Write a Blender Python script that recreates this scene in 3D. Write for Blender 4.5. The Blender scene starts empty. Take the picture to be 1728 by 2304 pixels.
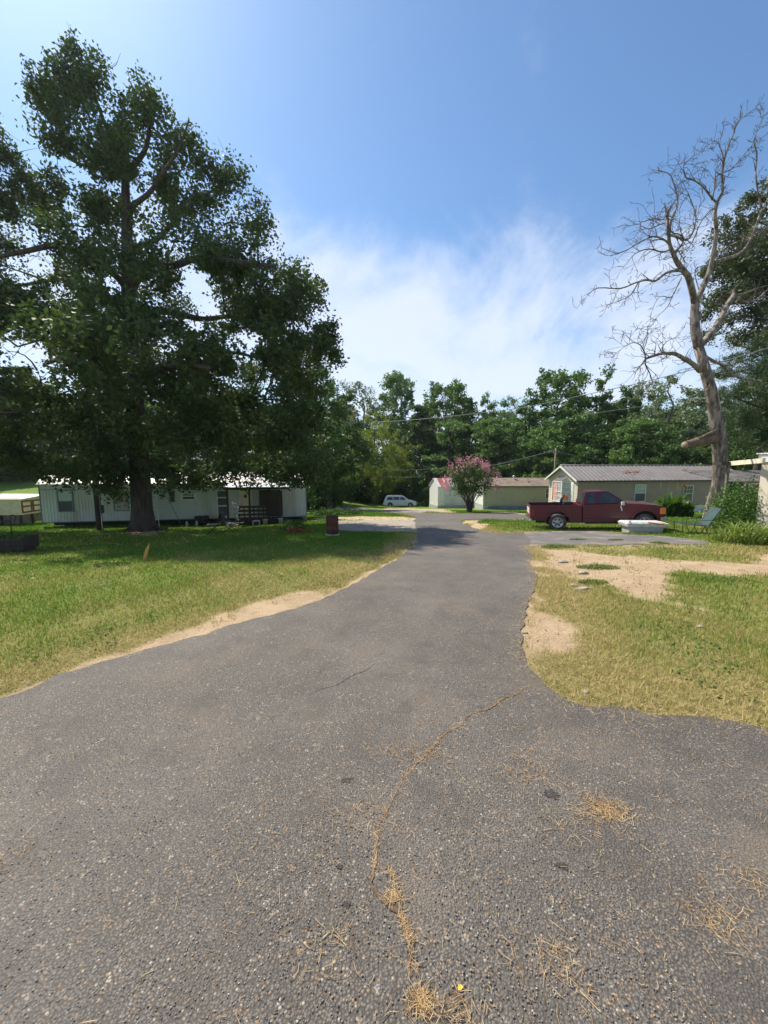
import bpy, bmesh, math, random
import numpy as np
from mathutils import Vector, Matrix, geometry
C = bpy.context.scene.collection
S = bpy.context.scene
R = math.radians
rnd = random.Random(7)
NR = np.random.default_rng(11)

# ---------------------------------------------------------------- camera
PITCH = R(6.7); F = 864.0; CAMZ = 1.6
cam = bpy.data.objects.new('camera', bpy.data.cameras.new('camera'))
C.objects.link(cam); S.camera = cam
cam.location = (0, 0, CAMZ); cam.rotation_euler = (math.pi/2 - PITCH, 0, 0)
cam.data.sensor_fit = 'HORIZONTAL'; cam.data.sensor_width = 36; cam.data.lens = 18
cam.data.clip_start = .05; cam.data.clip_end = 3000
# ---------------------------------------------------------------- light
SUN_EL = R(52); SUN_ROT = math.atan2(-.70, .71)
SUN = Vector((math.sin(SUN_ROT)*math.cos(SUN_EL), math.cos(SUN_ROT)*math.cos(SUN_EL), math.sin(SUN_EL)))
w = bpy.data.worlds.new("World"); S.world = w; w.use_nodes = True
nt = w.node_tree; nt.nodes.clear(); L = nt.links
out = nt.nodes.new('ShaderNodeOutputWorld'); bg = nt.nodes.new('ShaderNodeBackground')
sky = nt.nodes.new('ShaderNodeTexSky'); sky.sky_type = 'NISHITA'; sky.sun_disc = False
sky.sun_elevation = SUN_EL; sky.sun_rotation = SUN_ROT; sky.air_density = 1.0; sky.dust_density = .5; sky.ozone_density = 1.6
SKY_STR = .103
bg.inputs[1].default_value = SKY_STR
def node(t, **k):
    n = nt.nodes.new(t)
    for a, b in k.items(): setattr(n, a, b)
    return n
def mth(op, a, b=None, clamp=False):
    n = node('ShaderNodeMath', operation=op, use_clamp=clamp)
    for i, v in enumerate((a, b)):
        if v is None: continue
        if isinstance(v, (int, float)): n.inputs[i].default_value = v
        else: L.new(v, n.inputs[i])
    return n.outputs[0]
def ramp01(v, a, b):
    n = node('ShaderNodeMapRange', interpolation_type='SMOOTHSTEP'); L.new(v, n.inputs[0])
    n.inputs[1].default_value = a; n.inputs[2].default_value = b; return n.outputs[0]
tc = node('ShaderNodeTexCoord'); sep = node('ShaderNodeSeparateXYZ'); L.new(tc.outputs['Generated'], sep.inputs[0])
zz = mth('ADD', sep.outputs[2], .42)
cx = mth('DIVIDE', sep.outputs[0], zz); cy = mth('DIVIDE', sep.outputs[1], zz)
cmb = node('ShaderNodeCombineXYZ'); L.new(cx, cmb.inputs[0]); L.new(cy, cmb.inputs[1]); cmb.inputs[2].default_value = 3.3
mp = node('ShaderNodeMapping'); L.new(cmb.outputs[0], mp.inputs[0]); mp.inputs['Rotation'].default_value = (0, 0, R(-35)); mp.inputs['Scale'].default_value = (1.25, 1.0, 1)
n1 = node('ShaderNodeTexNoise'); L.new(mp.outputs[0], n1.inputs[0]); n1.inputs['Scale'].default_value = 1.9; n1.inputs['Detail'].default_value = 9; n1.inputs['Roughness'].default_value = .62; n1.inputs['Distortion'].default_value = .5
n3 = node('ShaderNodeTexNoise'); L.new(mp.outputs[0], n3.inputs[0]); n3.inputs['Scale'].default_value = 5.5; n3.inputs['Detail'].default_value = 8; n3.inputs['Roughness'].default_value = .65
n2 = node('ShaderNodeTexNoise'); L.new(cmb.outputs[0], n2.inputs[0]); n2.inputs['Scale'].default_value = .8; n2.inputs['Detail'].default_value = 3
low = ramp01(sep.outputs[2], .64, .30)                  # heavy towards the horizon
cov = mth('ADD', mth('MULTIPLY', low, .64), mth('MULTIPLY', mth('ADD', n1.outputs[0], -.5), 2.0))
cov = mth('ADD', cov, mth('MULTIPLY', mth('ADD', n2.outputs[0], -.5), 1.0))
cov = mth('ADD', cov, mth('MULTIPLY', mth('ADD', n3.outputs[0], -.5), .45))
mask = mth('MULTIPLY', ramp01(cov, .04, .84), .86)
mx = node('ShaderNodeMixRGB'); L.new(mask, mx.inputs[0])
tint = node('ShaderNodeMixRGB', blend_type='MULTIPLY'); tint.inputs[0].default_value = 1; L.new(sky.outputs[0], tint.inputs[1]); tint.inputs[2].default_value = (.80, 1.0, 1.12, 1); L.new(tint.outputs[0], mx.inputs[1])
mx.inputs[2].default_value = (.57/SKY_STR, .62/SKY_STR, .73/SKY_STR, 1)
SKYMIX = mx
L.new(mx.outputs[0], bg.inputs[0]); L.new(bg.outputs[0], out.inputs[0])
sl = bpy.data.lights.new('sun', 'SUN'); sl.energy = 5.0; sl.angle = R(.5); sl.color = (1, .93, .80)
so = bpy.data.objects.new('sun', sl); C.objects.link(so); so.rotation_euler = SUN.to_track_quat('Z', 'Y').to_euler()
S.view_settings.view_transform = 'Standard'; S.view_settings.look = 'None'; S.view_settings.exposure = .62; S.view_settings.gamma = 1
S.render.resolution_x = 768; S.render.resolution_y = 1024

# ---------------------------------------------------------------- projection helpers (surveying the photo)
ct, st = math.cos(PITCH), math.sin(PITCH)
def ray(px, py):
    u = (px-864)/F; v = -(py-1152)/F
    return Vector((u, ct+v*st, -st+v*ct))
def at(px, py, Y):
    d = ray(px, py); return Vector((0, 0, CAMZ)) + d*(Y/d.y)
def proj(P):                                            # numpy Nx3 -> px,py
    x = P[:, 0]; y = P[:, 1]; z = P[:, 2]-CAMZ
    f = y*ct - z*st; u = y*st + z*ct; f = np.maximum(f, .01)
    return 864+F*x/f, 1152-F*u/f
# ---------------------------------------------------------------- terrain
_ty = np.arange(-60, 400, .5)
_tz = np.interp(_ty, [-60, 0, 4, 8, 16, 23, 34, 44, 59, 75, 100, 400], [.4, 0, -.15, -.42, -1.0, -1.6, -2.4, -3.3, -4.5, -5.1, -5.4, -5.4])
_k = np.exp(-np.arange(-8, 9)**2/18.); _k /= _k.sum()
_tz = np.convolve(np.pad(_tz, 8, mode='edge'), _k, mode='valid')
def sst(v, a, b):
    t = np.clip((v-a)/(b-a), 0, 1); return t*t*(3-2*t)
def H(x, y):
    x = np.asarray(x, float); y = np.asarray(y, float)
    z = np.interp(y, _ty, _tz)
    z = z - .45*sst(-x, 1, 11)*sst(y, 5, 20)
    z = z + 6.3*sst(-x, 0, 26)*sst(y, 36, 72)
    z = z + .025*np.sin(x*.9+1)*np.sin(y*.7) + .012*np.sin(x*2.3+y*1.1)*np.sin(y*1.9-x*.6)
    return z
def Hf(x, y): return float(H(x, y))
def gp(px, py):                                         # ray / ground intersection
    d = ray(px, py); t = .5; 
    def g(t): return CAMZ + d.z*t - Hf(d.x*t, d.y*t)
    while g(t) > 0 and t < 300: t += .25*max(1, t*.04)
    a = t-.5*max(1, t*.04); b = t
    for _ in range(30):
        m = (a+b)/2
        if g(m) > 0: a = m
        else: b = m
    return Vector((d.x*a, d.y*a, Hf(d.x*a, d.y*a)))
def ground(x, y, dz=0): return Vector((x, y, Hf(x, y)+dz))

# ---------------------------------------------------------------- materials
class NT:
    def __init__(s, name):
        s.m = bpy.data.materials.new(name); s.m.use_nodes = True; s.t = s.m.node_tree; s.t.nodes.clear()
        s.o = s.n('ShaderNodeOutputMaterial'); s.b = s.n('ShaderNodeBsdfPrincipled'); s.t.links.new(s.b.outputs[0], s.o.inputs[0])
        s.g = s.n('ShaderNodeNewGeometry'); s.tc = s.n('ShaderNodeTexCoord')
    def n(s, t, **k):
        q = s.t.nodes.new(t)
        for a, b in k.items(): setattr(q, a, b)
        return q
    def l(s, a, b): s.t.links.new(a, b)
    def math(s, op, a, b=None, c=False):
        q = s.n('ShaderNodeMath', operation=op, use_clamp=c)
        for i, v in enumerate((a, b)):
            if v is None: continue
            if isinstance(v, (int, float)): q.inputs[i].default_value = v
            else: s.l(v, q.inputs[i])
        return q.outputs[0]
    def noise(s, scale, detail=4, rough=.55, vec=None, dist=0, col=False):
        q = s.n('ShaderNodeTexNoise'); s.l(vec or s.tc.outputs['Object'], q.inputs[0])
        q.inputs['Scale'].default_value = scale; q.inputs['Detail'].default_value = detail
        q.inputs['Roughness'].default_value = rough; q.inputs['Distortion'].default_value = dist
        return q.outputs[1 if col else 0]
    def rng(s, v, a, b, lo=0, hi=1, smooth=True):
        q = s.n('ShaderNodeMapRange', interpolation_type='SMOOTHSTEP' if smooth else 'LINEAR'); s.l(v, q.inputs[0])
        for i, x in enumerate((a, b, lo, hi)): q.inputs[i+1].default_value = x
        return q.outputs[0]
    def mix(s, f, a, b, mode='MIX'):
        q = s.n('ShaderNodeMixRGB', blend_type=mode)
        for i, v in enumerate((f, a, b)):
            if isinstance(v, (int, float)): q.inputs[i].default_value = v
            elif isinstance(v, tuple): q.inputs[i].default_value = (*v[:3], 1)
            else: s.l(v, q.inputs[i])
        return q.outputs[0]
    def stretch(s, sc):
        q = s.n('ShaderNodeMapping'); s.l(s.tc.outputs['Object'], q.inputs[0]); q.inputs['Scale'].default_value = sc; return q.outputs[0]
    def attr(s, name):
        q = s.n('ShaderNodeAttribute', attribute_name=name); return q
    def bump(s, h, strength=.4, dist=.02):
        q = s.n('ShaderNodeBump'); q.inputs['Strength'].default_value = strength; q.inputs['Distance'].default_value = dist
        s.l(h, q.inputs['Height']); s.l(q.outputs[0], s.b.inputs['Normal'])
    def col(s, c):
        if isinstance(c, tuple): s.b.inputs['Base Color'].default_value = (*c[:3], 1)
        else: s.l(c, s.b.inputs['Base Color'])
    def rough(s, r): s.b.inputs['Roughness'].default_value = r
    def spec(s, r): s.b.inputs['Specular IOR Level'].default_value = r
def basic(name, c, c2=None, rough=.7, scale=4, metal=0, bump=.15, spec=.4, stretch=None, bscale=None, thr=(.35, .7), bdist=.01):
    m = NT(name); m.rough(rough); m.b.inputs['Metallic'].default_value = metal; m.spec(spec)
    v = m.stretch(stretch) if stretch else None
    c2 = c2 or tuple(x*.7 for x in c)
    n = m.noise(scale, 6, .6, v)
    m.col(m.mix(m.rng(n, *thr), c, c2))
    if bump: m.bump(m.noise(bscale or scale*6, 4, .6, v), bump, bdist)
    return m.m
def leafmat(name, c1, c2, c3=None, trans=.35, rough=.55, spec=.35):
    m = NT(name); a = m.attr('tint')
    c = m.mix(m.rng(a.outputs['Fac'], 0, 1, smooth=False), c1, c2)
    n = m.noise(.35, 2)
    c = m.mix(m.math('MULTIPLY', m.rng(n, .45, .62), .5), c, c3 or tuple(x*.65 for x in c1))
    m.col(c); m.rough(rough); m.spec(spec)
    t = m.n('ShaderNodeBsdfTranslucent'); m.l(m.mix(1.0, c, (1.0, 1.0, .55), 'MULTIPLY'), t.inputs[0])
    mx = m.n('ShaderNodeMixShader'); mx.inputs[0].default_value = trans
    m.l(m.b.outputs[0], mx.inputs[1]); m.l(t.outputs[0], mx.inputs[2]); m.l(mx.outputs[0], m.o.inputs[0])
    return m.m
M = {}
M['oak'] = leafmat('oak_leaf', (.04, .082, .022), (.10, .15, .045), (.035, .06, .016), trans=.34, rough=.62, spec=.35)
M['oak2'] = leafmat('oak_leaf_far', (.06, .09, .03), (.11, .14, .055), trans=.25)
M['leafA'] = leafmat('leaf_mid', (.06, .14, .022), (.14, .235, .045))
M['leafB'] = leafmat('leaf_bright', (.10, .19, .05), (.17, .28, .085))
M['leafC'] = leafmat('leaf_dark', (.04, .10, .02), (.085, .16, .035))
M['leafD'] = leafmat('leaf_pale', (.14, .19, .11), (.20, .25, .14), (.10, .14, .07))
M['leafY'] = leafmat('leaf_yellow_green', (.20, .27, .03), (.28, .34, .05))
M['needle'] = leafmat('pine_needle', (.035, .07, .025), (.08, .13, .04), trans=.2)
M['broad'] = leafmat('broad_leaf', (.05, .12, .02), (.12, .22, .04), trans=.3)
M['grassy'] = leafmat('tuft_leaf', (.09, .17, .025), (.24, .26, .07), (.08, .13, .03), trans=.3)
M['dryfringe'] = leafmat('dry_fringe', (.36, .26, .13), (.55, .42, .24), (.3, .22, .1), trans=.1)
M['lily'] = leafmat('lily_leaf', (.11, .19, .03), (.28, .32, .06), (.12, .17, .03), trans=.3)
M['straw'] = leafmat('straw_leaf', (.30, .155, .065), (.60, .46, .25), (.30, .17, .075), trans=.1, rough=.8, spec=.2)
M['pink'] = leafmat('pink_bloom', (.50, .18, .33), (.70, .38, .52), (.40, .12, .24))
M['redbloom'] = leafmat('red_bloom', (.30, .05, .03), (.55, .16, .08), (.08, .12, .02))
M['bark'] = basic('bark_brown', (.085, .066, .05), (.035, .027, .022), .9, 3, bump=.9, stretch=(3, 3, .6), bscale=9, bdist=.05)
M['barkfar'] = basic('bark_far', (.12, .10, .085), (.06, .05, .04), .9, 2, bump=0)
M['barkdead'] = basic('bark_dead', (.30, .25, .21), (.085, .066, .055), .9, 2.4, bump=.9, stretch=(3, 3, .8), bscale=10, thr=(.38, .6), bdist=.04)
M['brown_bark'] = basic('bark_shaggy', (.20, .14, .09), (.08, .055, .04), .95, 6, bump=.9, bscale=16, bdist=.05)
M['twigdead'] = basic('twig_dead', (.12, .095, .08), (.07, .055, .048), .9, 3, bump=0)
M['cutwood'] = basic('cut_wood', (.30, .24, .18), (.2, .15, .10), .8, 9)
M['wood_dark'] = basic('wood_dark', (.055, .045, .038), (.03, .025, .02), .9, 4, stretch=(4, 4, .5), bump=.4)
M['wood_grey'] = basic('wood_weathered', (.25, .21, .17), (.12, .10, .08), .85, 4, stretch=(4, 4, .6), bump=.4)
M['wood_cream'] = basic('wood_cream', (.76, .67, .50), (.60, .52, .36), .7, 3, bump=.1)
M['white_metal'] = basic('white_metal', (.62, .66, .64), (.45, .47, .43), .45, 1.6, bump=.05)
M['trailer_white'] = basic('trailer_siding', (.50, .55, .52), (.36, .36, .26), .5, .9, bump=.04, stretch=(1, 1, .35), thr=(.45, .8))
M['trailer_roof'] = basic('trailer_roof', (.66, .64, .62), (.36, .29, .24), .45, .8, bump=.05, thr=(.45, .75), stretch=(3, .4, 1), metal=.1)
M['tin'] = basic('tin', (.75, .77, .80), (.55, .56, .58), .3, 1.5, metal=.35, bump=.05)
M['siding_grey'] = basic('siding_grey', (.34, .275, .205), (.29, .235, .18), .6, 1.2, bump=.03)
M['siding_cream'] = basic('siding_cream', (.62, .54, .43), (.54, .47, .37), .6, 1.2, bump=.03)
M['siding_green'] = basic('siding_green', (.46, .42, .29), (.40, .365, .25), .6, 1.4, bump=.03)
M['roof_metal'] = basic('roof_brown_metal', (.27, .245, .23), (.225, .20, .19), .4, 1.2, metal=.25, bump=.04)
M['shingle'] = basic('shingle_brown', (.24, .18, .14), (.15, .115, .09), .95, 1.5, bump=.5, bscale=30)
M['shingle_dark'] = basic('shingle_dark', (.085, .08, .08), (.20, .19, .18), .95, 2.5, bump=.5, stretch=(.5, 3, 6), thr=(.52, .62))
M['white'] = basic('white_paint', (.76, .76, .74), (.62, .61, .58), .5, 3, bump=.03)
M['teal_trim'] = basic('teal_trim', (.16, .24, .25), (.10, .15, .16), .6, 4)
M['blue_tarp'] = basic('blue_skirting', (.20, .27, .36), (.13, .18, .26), .6, 2, bump=.3, bscale=3)
M['black'] = basic('dark_metal', (.02, .02, .02), (.035, .03, .028), .6, 5)
M['rubber'] = basic('rubber', (.05, .048, .045), (.10, .09, .08), .85, 6, thr=(.4, .7))
M['steel'] = basic('rim_steel', (.50, .50, .50), (.30, .29, .28), .35, 6, metal=.6, bump=.02)
M['chrome'] = basic('chrome', (.7, .7, .7), (.5, .5, .5), .15, 5, metal=.9, bump=0)
M['maroon'] = basic('maroon_paint', (.095, .010, .022), (.075, .012, .02), .25, 2.2, bump=.01, spec=.5)
M['van'] = basic('silver_white_paint', (.66, .69, .74), (.60, .63, .68), .25, 2, bump=0, spec=.5)
M['bluecar'] = basic('light_blue_paint', (.45, .58, .70), (.4, .5, .62), .3, 2, bump=0, spec=.5)
M['glass'] = basic('tinted_glass', (.03, .034, .036), (.06, .065, .065), .05, 2, bump=0, spec=.6)
M['pane'] = basic('window_pane', (.05, .055, .055), (.12, .125, .12), .12, 1.5, bump=0, spec=.7)
M['curtain'] = basic('curtain_behind_pane', (.42, .40, .32), (.22, .21, .16), .35, 9, bump=.2, stretch=(3, 3, .2))
M['blind'] = basic('window_blind', (.42, .50, .47), (.34, .42, .40), .3, 2, bump=0)
M['screen'] = basic('window_screen', (.07, .085, .09), (.05, .06, .065), .5, 2, bump=0)
M['orange'] = basic('orange_plastic', (.80, .18, .04), (.7, .12, .03), .5, 4, bump=0)
M['amber'] = basic('amber_lens', (.75, .22, .05), (.6, .15, .04), .25, 5, bump=0)
M['redlens'] = basic('red_lens', (.28, .02, .02), (.2, .015, .015), .25, 5, bump=0)
M['lens'] = basic('clear_lens', (.6, .6, .58), (.45, .45, .43), .2, 5, bump=0)
M['rust'] = basic('rusty_metal', (.12, .045, .025), (.05, .028, .022), .85, 4, bump=.4, bscale=14)
M['rustroof'] = basic('rust_stain', (.20, .085, .045), (.34, .27, .23), .8, 1.6, bump=.2, thr=(.42, .62))
M['plastic_grey'] = basic('grey_fibreglass', (.44, .44, .43), (.35, .35, .33), .6, 3, bump=.1)
M['plastic_green'] = basic('green_mesh', (.028, .06, .06), (.02, .045, .045), .6, 6)
M['bucket_y'] = basic('yellow_plastic', (.58, .56, .28), (.42, .40, .2), .5, 5)
M['bucket_w'] = basic('white_plastic', (.62, .62, .60), (.42, .42, .4), .5, 5)
M['rock'] = basic('rock', (.36, .31, .26), (.22, .20, .18), .9, 9, bump=.6)
M['brown_wood'] = basic('brown_wood', (.22, .10, .05), (.13, .06, .03), .8, 5, stretch=(.5, 4, 4))
M['fresh_wood'] = basic('stake_wood', (.60, .36, .12), (.45, .24, .08), .7, 10, stretch=(3, 3, .4))
M['cable'] = basic('cable', (.2, .2, .21), (.20, .20, .21), .6, 2, bump=0)
M['redcloth'] = basic('red_cloth', (.6, .05, .03), (.7, .55, .5), .8, 14, bump=0, thr=(.48, .52))

# ---------------------------------------------------------------- mesh building
class MB:
    def __init__(s): s.v = []; s.f = []; s.sm = []
    def add(s, vs, fs, smooth=False, mtx=None):
        o = len(s.v)
        for p in vs:
            p = Vector(p); s.v.append(mtx @ p if mtx else p)
        for q in fs: s.f.append(tuple(i+o for i in q)); s.sm.append(smooth)
        return s
    def box(s, x0, x1, y0, y1, z0, z1, mtx=None):
        return s.add([(x0, y0, z0), (x1, y0, z0), (x1, y1, z0), (x0, y1, z0), (x0, y0, z1), (x1, y0, z1), (x1, y1, z1), (x0, y1, z1)],
                     [(0, 3, 2, 1), (4, 5, 6, 7), (0, 1, 5, 4), (1, 2, 6, 5), (2, 3, 7, 6), (3, 0, 4, 7)], False, mtx)
    def bar(s, a, b, wdt, hgt=None):                    # box beam between two points
        a = Vector(a); b = Vector(b); d = b-a; l = d.length
        if l < 1e-6: return s
        q = d.to_track_quat('X', 'Z').to_matrix().to_4x4(); q.translation = a
        h = (hgt or wdt)/2; w_ = wdt/2
        return s.box(0, l, -w_, w_, -h, h, q)
    def tube(s, pts, rad, n=8, cap=True):
        pts = [Vector(p) for p in pts]
        if isinstance(rad, (int, float)): rad = [rad]*len(pts)
        vs = []; fs = []
        up = Vector((0, 0, 1)); prev = None
        for i, p in enumerate(pts):
            d = (pts[min(i+1, len(pts)-1)]-pts[max(i-1, 0)])
            if d.length < 1e-9: d = Vector((0, 0, 1))
            d.normalize()
            if prev is None:
                a = d.orthogonal().normalized()
            else:
                a = (prev - d*prev.dot(d)); a = a.normalized() if a.length > 1e-6 else d.orthogonal().normalized()
            prev = a; b = d.cross(a)
            for k in range(n):
                t = 2*math.pi*k/n; vs.append(p+(a*math.cos(t)+b*math.sin(t))*rad[i])
        for i in range(len(pts)-1):
            for k in range(n):
                fs.append((i*n+k, i*n+(k+1) % n, (i+1)*n+(k+1) % n, (i+1)*n+k))
        if cap: fs.append(tuple(range(n-1, -1, -1))); fs.append(tuple((len(pts)-1)*n+k for k in range(n)))
        return s.add(vs, fs, True)
    def lathe(s, prof, n=20, origin=(0, 0, 0), axis='Z', mtx=None):
        vs = []; fs = []; m = len(prof); o = Vector(origin)
        for k in range(n):
            t = 2*math.pi*k/n
            for (r, z) in prof:
                c, q = r*math.cos(t), r*math.sin(t)
                p = Vector((c, q, z)) if axis == 'Z' else Vector((c, z, q))
                vs.append(o+p)
        for k in range(n):
            for j in range(m-1):
                a = k*m+j; b = ((k+1) % n)*m+j
                fs.append((a, b, b+1, a+1) if axis == 'Z' else (a, a+1, b+1, b))
        return s.add(vs, fs, True, mtx)
    def prism(s, poly, y0, y1, mtx=None, plane='XZ'):   # polygon extruded along the third axis
        n = len(poly)
        g = (lambda p, d: (p[0], d, p[1])) if plane == 'XZ' else ((lambda p, d: (d, p[0], p[1])) if plane == 'YZ' else (lambda p, d: (p[0], p[1], d)))
        vs = [g(p, y0) for p in poly]+[g(p, y1) for p in poly]
        fs = [tuple(range(n)), tuple(range(2*n-1, n-1, -1))]+[(i, i+n, (i+1) % n+n, (i+1) % n) for i in range(n)]
        return s.add(vs, fs, False, mtx)
    def build(s, name, mat, parent=None, bevel=0, data=False):
        me = bpy.data.meshes.new(name); me.from_pydata([tuple(p) for p in s.v], [], s.f); me.validate()
        if len(me.polygons) == len(s.sm): me.polygons.foreach_set('use_smooth', s.sm)
        me.materials.append(M[mat] if isinstance(mat, str) else mat)
        bm = bmesh.new(); bm.from_mesh(me); bmesh.ops.recalc_face_normals(bm, faces=bm.faces)
        if bevel:
            es = [e for e in bm.edges if len(e.link_faces) == 2 and e.calc_face_angle(0) > .5]
            bmesh.ops.bevel(bm, geom=es, offset=bevel, segments=2, affect='EDGES', clamp_overlap=True)
        bm.to_mesh(me); bm.free()
        if data: return me
        o = bpy.data.objects.new(name, me); C.objects.link(o)
        if parent: o.parent = parent
        return o
def tag(o, label=None, cat=None, group=None, kind=None):
    if label: o['label'] = label
    if cat: o['category'] = cat
    if group: o['group'] = group
    if kind: o['kind'] = kind
    return o
def thing(name, label, cat, loc=(0, 0, 0), rz=0, group=None):
    o = bpy.data.objects.new(name, None); C.objects.link(o); o.location = loc; o.rotation_euler = (0, 0, rz); o.empty_display_size = .2
    return tag(o, label, cat, group)
def copyobj(o, parent):
    c = o.copy(); C.objects.link(c); c.parent = parent
    for ch in list(o.children): copyobj(ch, c)
    return c
def npmesh(name, V, Fc, mat, parent=None, tint=None, smooth=False):
    """V (N,3), Fc (M,k) -> object"""
    me = bpy.data.meshes.new(name); k = Fc.shape[1]
    me.vertices.add(len(V)); me.vertices.foreach_set('co', np.ascontiguousarray(V, dtype=np.float32).ravel())
    me.loops.add(Fc.size); me.loops.foreach_set('vertex_index', np.ascontiguousarray(Fc, dtype=np.int32).ravel())
    me.polygons.add(len(Fc)); me.polygons.foreach_set('loop_start', np.arange(0, Fc.size, k, dtype=np.int32))
    if tint is not None:
        a = me.attributes.new('tint', 'FLOAT', 'FACE'); a.data.foreach_set('value', tint.astype(np.float32))
    me.update(calc_edges=True)
    if smooth: me.polygons.foreach_set('use_smooth', np.ones(len(Fc), bool))
    me.materials.append(M[mat] if isinstance(mat, str) else mat)
    if parent is False: return me
    o = bpy.data.objects.new(name, me); C.objects.link(o)
    if parent: o.parent = parent
    return o
def leafgeo(P, size, aspect=.5, outward=None, rg=NR, flat=.0, fold=.25):
    """diamond leaves folded on their midrib, at points P"""
    n = len(P); sz = size*rg.uniform(.6, 1.25, (n, 1))
    d = rg.normal(size=(n, 3)); d /= np.linalg.norm(d, axis=1, keepdims=True)
    if outward is not None:
        d = d*1.0+outward*.6; d /= np.linalg.norm(d, axis=1, keepdims=True)
    up = rg.normal(size=(n, 3)); up[:, 2] += flat; sd = np.cross(d, up); sd /= np.linalg.norm(sd, axis=1, keepdims=True)+1e-9
    nr = np.cross(d, sd)
    a = P-d*sz*.5; b = P+sd*sz*aspect*.5+nr*sz*fold*.3; c = P+d*sz*.5; e = P-sd*sz*aspect*.5+nr*sz*fold*.3
    V = np.stack([a, b, c, e], 1).reshape(-1, 3); i = np.arange(n)*4
    Fc = np.stack([i, i+1, i+2, i+3], 1)
    return V, Fc

# ================================================================ SETTING
def G(pts): return [(p.x, p.y) for p in (gp(*q) for q in pts)]
def densify(poly, step=.15, amp=.05, seed=1):
    outp = []; n = len(poly); rg = np.random.default_rng(seed); ph = rg.uniform(0, 6, 6)
    for i in range(n):
        a = np.array(poly[i]); b = np.array(poly[(i+1) % n]); l = np.linalg.norm(b-a)
        st_ = step*max(1, np.linalg.norm((a+b)/2)/12); m = max(1, int(l/st_))
        nn = np.array([-(b-a)[1], (b-a)[0]])/max(l, 1e-6)
        for j in range(m):
            p = a+(b-a)*j/m
            q = math.sin(p[0]*2.1+ph[0]+p[1]*1.3)*.5+math.sin(p[0]*5.3+ph[1]-p[1]*4.1)*.35+math.sin(p[0]*13+p[1]*11+ph[2])*.22
            outp.append(tuple(p+nn*q*amp))
    return outp
def inside(poly, X, Y):
    r = np.zeros(X.shape, bool); n = len(poly); j = n-1
    for i in range(n):
        xi, yi = poly[i]; xj, yj = poly[j]
        if yi != yj:
            r ^= ((yi > Y) != (yj > Y)) & (X < (xj-xi)*(Y-yi)/(yj-yi)+xi)
        j = i
    return r
def sdist(poly, X, Y):                                   # signed distance, negative inside
    d = np.full(X.shape, 1e9); n = len(poly)
    for i in range(n):
        ax, ay = poly[i]; bx, by = poly[(i+1) % n]; ex, ey = bx-ax, by-ay; l2 = ex*ex+ey*ey+1e-12
        t = np.clip(((X-ax)*ex+(Y-ay)*ey)/l2, 0, 1); d = np.minimum(d, (X-ax-t*ex)**2+(Y-ay-t*ey)**2)
    d = np.sqrt(d); return np.where(inside(poly, X, Y), -d, d)
def sheet(name, poly, mat, lift, kind='structure'):
    xs = np.array(poly); x0, y0 = xs.min(0); x1, y1 = xs.max(0)
    px_, py_ = [], []
    for (a, b, stp) in ((-8, 14, .4), (14, 40, .9), (40, 90, 2)):
        gx, gy = np.meshgrid(np.arange(x0, x1, stp), np.arange(max(a, y0), min(b, y1), stp)); px_.append(gx.ravel()); py_.append(gy.ravel())
    X = np.concatenate(px_); Y = np.concatenate(py_); k = sdist(poly, X, Y) < -.12; X, Y = X[k], Y[k]
    n = len(poly); co = [Vector(p) for p in poly]+[Vector((a, b)) for a, b in zip(X, Y)]
    r = geometry.delaunay_2d_cdt(co, [], [tuple(range(n))], 1, 1e-5)
    V = np.array([(v[0], v[1], 0) for v in r[0]]); V[:, 2] = H(V[:, 0], V[:, 1])+lift
    me = bpy.data.meshes.new(name); me.from_pydata(V.tolist(), [], r[2]); 
    for p in me.polygons: p.use_smooth = True
    bm = bmesh.new(); bm.from_mesh(me)
    bmesh.ops.recalc_face_normals(bm, faces=bm.faces)
    if sum(f.normal.z for f in bm.faces) < 0: bmesh.ops.reverse_faces(bm, faces=bm.faces)
    bm.to_mesh(me); bm.free(); me.materials.append(M[mat])
    o = bpy.data.objects.new(name, me); C.objects.link(o); return tag(o, kind=kind)

road_px = [(0, 1572), (78, 1545), (130, 1515), (292, 1473), (469, 1432), (521, 1411), (615, 1385), (729, 1348), (785, 1322), (864, 1275), (905, 1250), (934, 1228), (940, 1197),
           (931, 1171), (937, 1165), (920, 1159), (856, 1153), (801, 1150), (752, 1144), (700, 1131)]
road_px2 = [(1047, 1156), (1105, 1154.5), (1140, 1156), (1180, 1158), (1182, 1167), (1140, 1169), (1062, 1170), (1036, 1170), (1047, 1182), (1090, 1198), (1134, 1200), (1180, 1198), (1197, 1226),
            (1184, 1236), (1197, 1255), (1202, 1291), (1197, 1317), (1202, 1348), (1192, 1385), (1171, 1421), (1166, 1452), (1166, 1478), (1187, 1515), (1218, 1546), (1270, 1577), (1317, 1593),
            (1359, 1596), (1416, 1598), (1463, 1619), (1541, 1627), (1645, 1624), (1697, 1635), (1728, 1645)]
road_top = [(700, 1118), (758, 1130), (827, 1144.5), (900, 1151), (943, 1153.5)]
road_poly = [(-9, -7), (-9.5, .5), (-6.5, 1.4)] + G(road_px) + [(-16.5, 56.5), (-30, 61), (-55, 63.5), (-55, 67), (-30, 65), (-16, 61)] + G(road_top) + G(road_px2) + [(5.2, 2.2), (9, 1.9), (12, -7)]
road_poly = densify(road_poly, .1, .075, 3)
pad_px = [(1110, 1203), (1134, 1201.5), (1180, 1199), (1281, 1195), (1340, 1194), (1416, 1202), (1510, 1208), (1593, 1220), (1583, 1226), (1500, 1226), (1333, 1227), (1190, 1229), (1130, 1222)]
pad_poly = densify(G(pad_px), .12, .12, 5)
gpad_px = [(938, 1197), (762, 1194), (745, 1189), (752, 1173), (800, 1171.5), (931, 1169.5), (945, 1172)]
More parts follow.
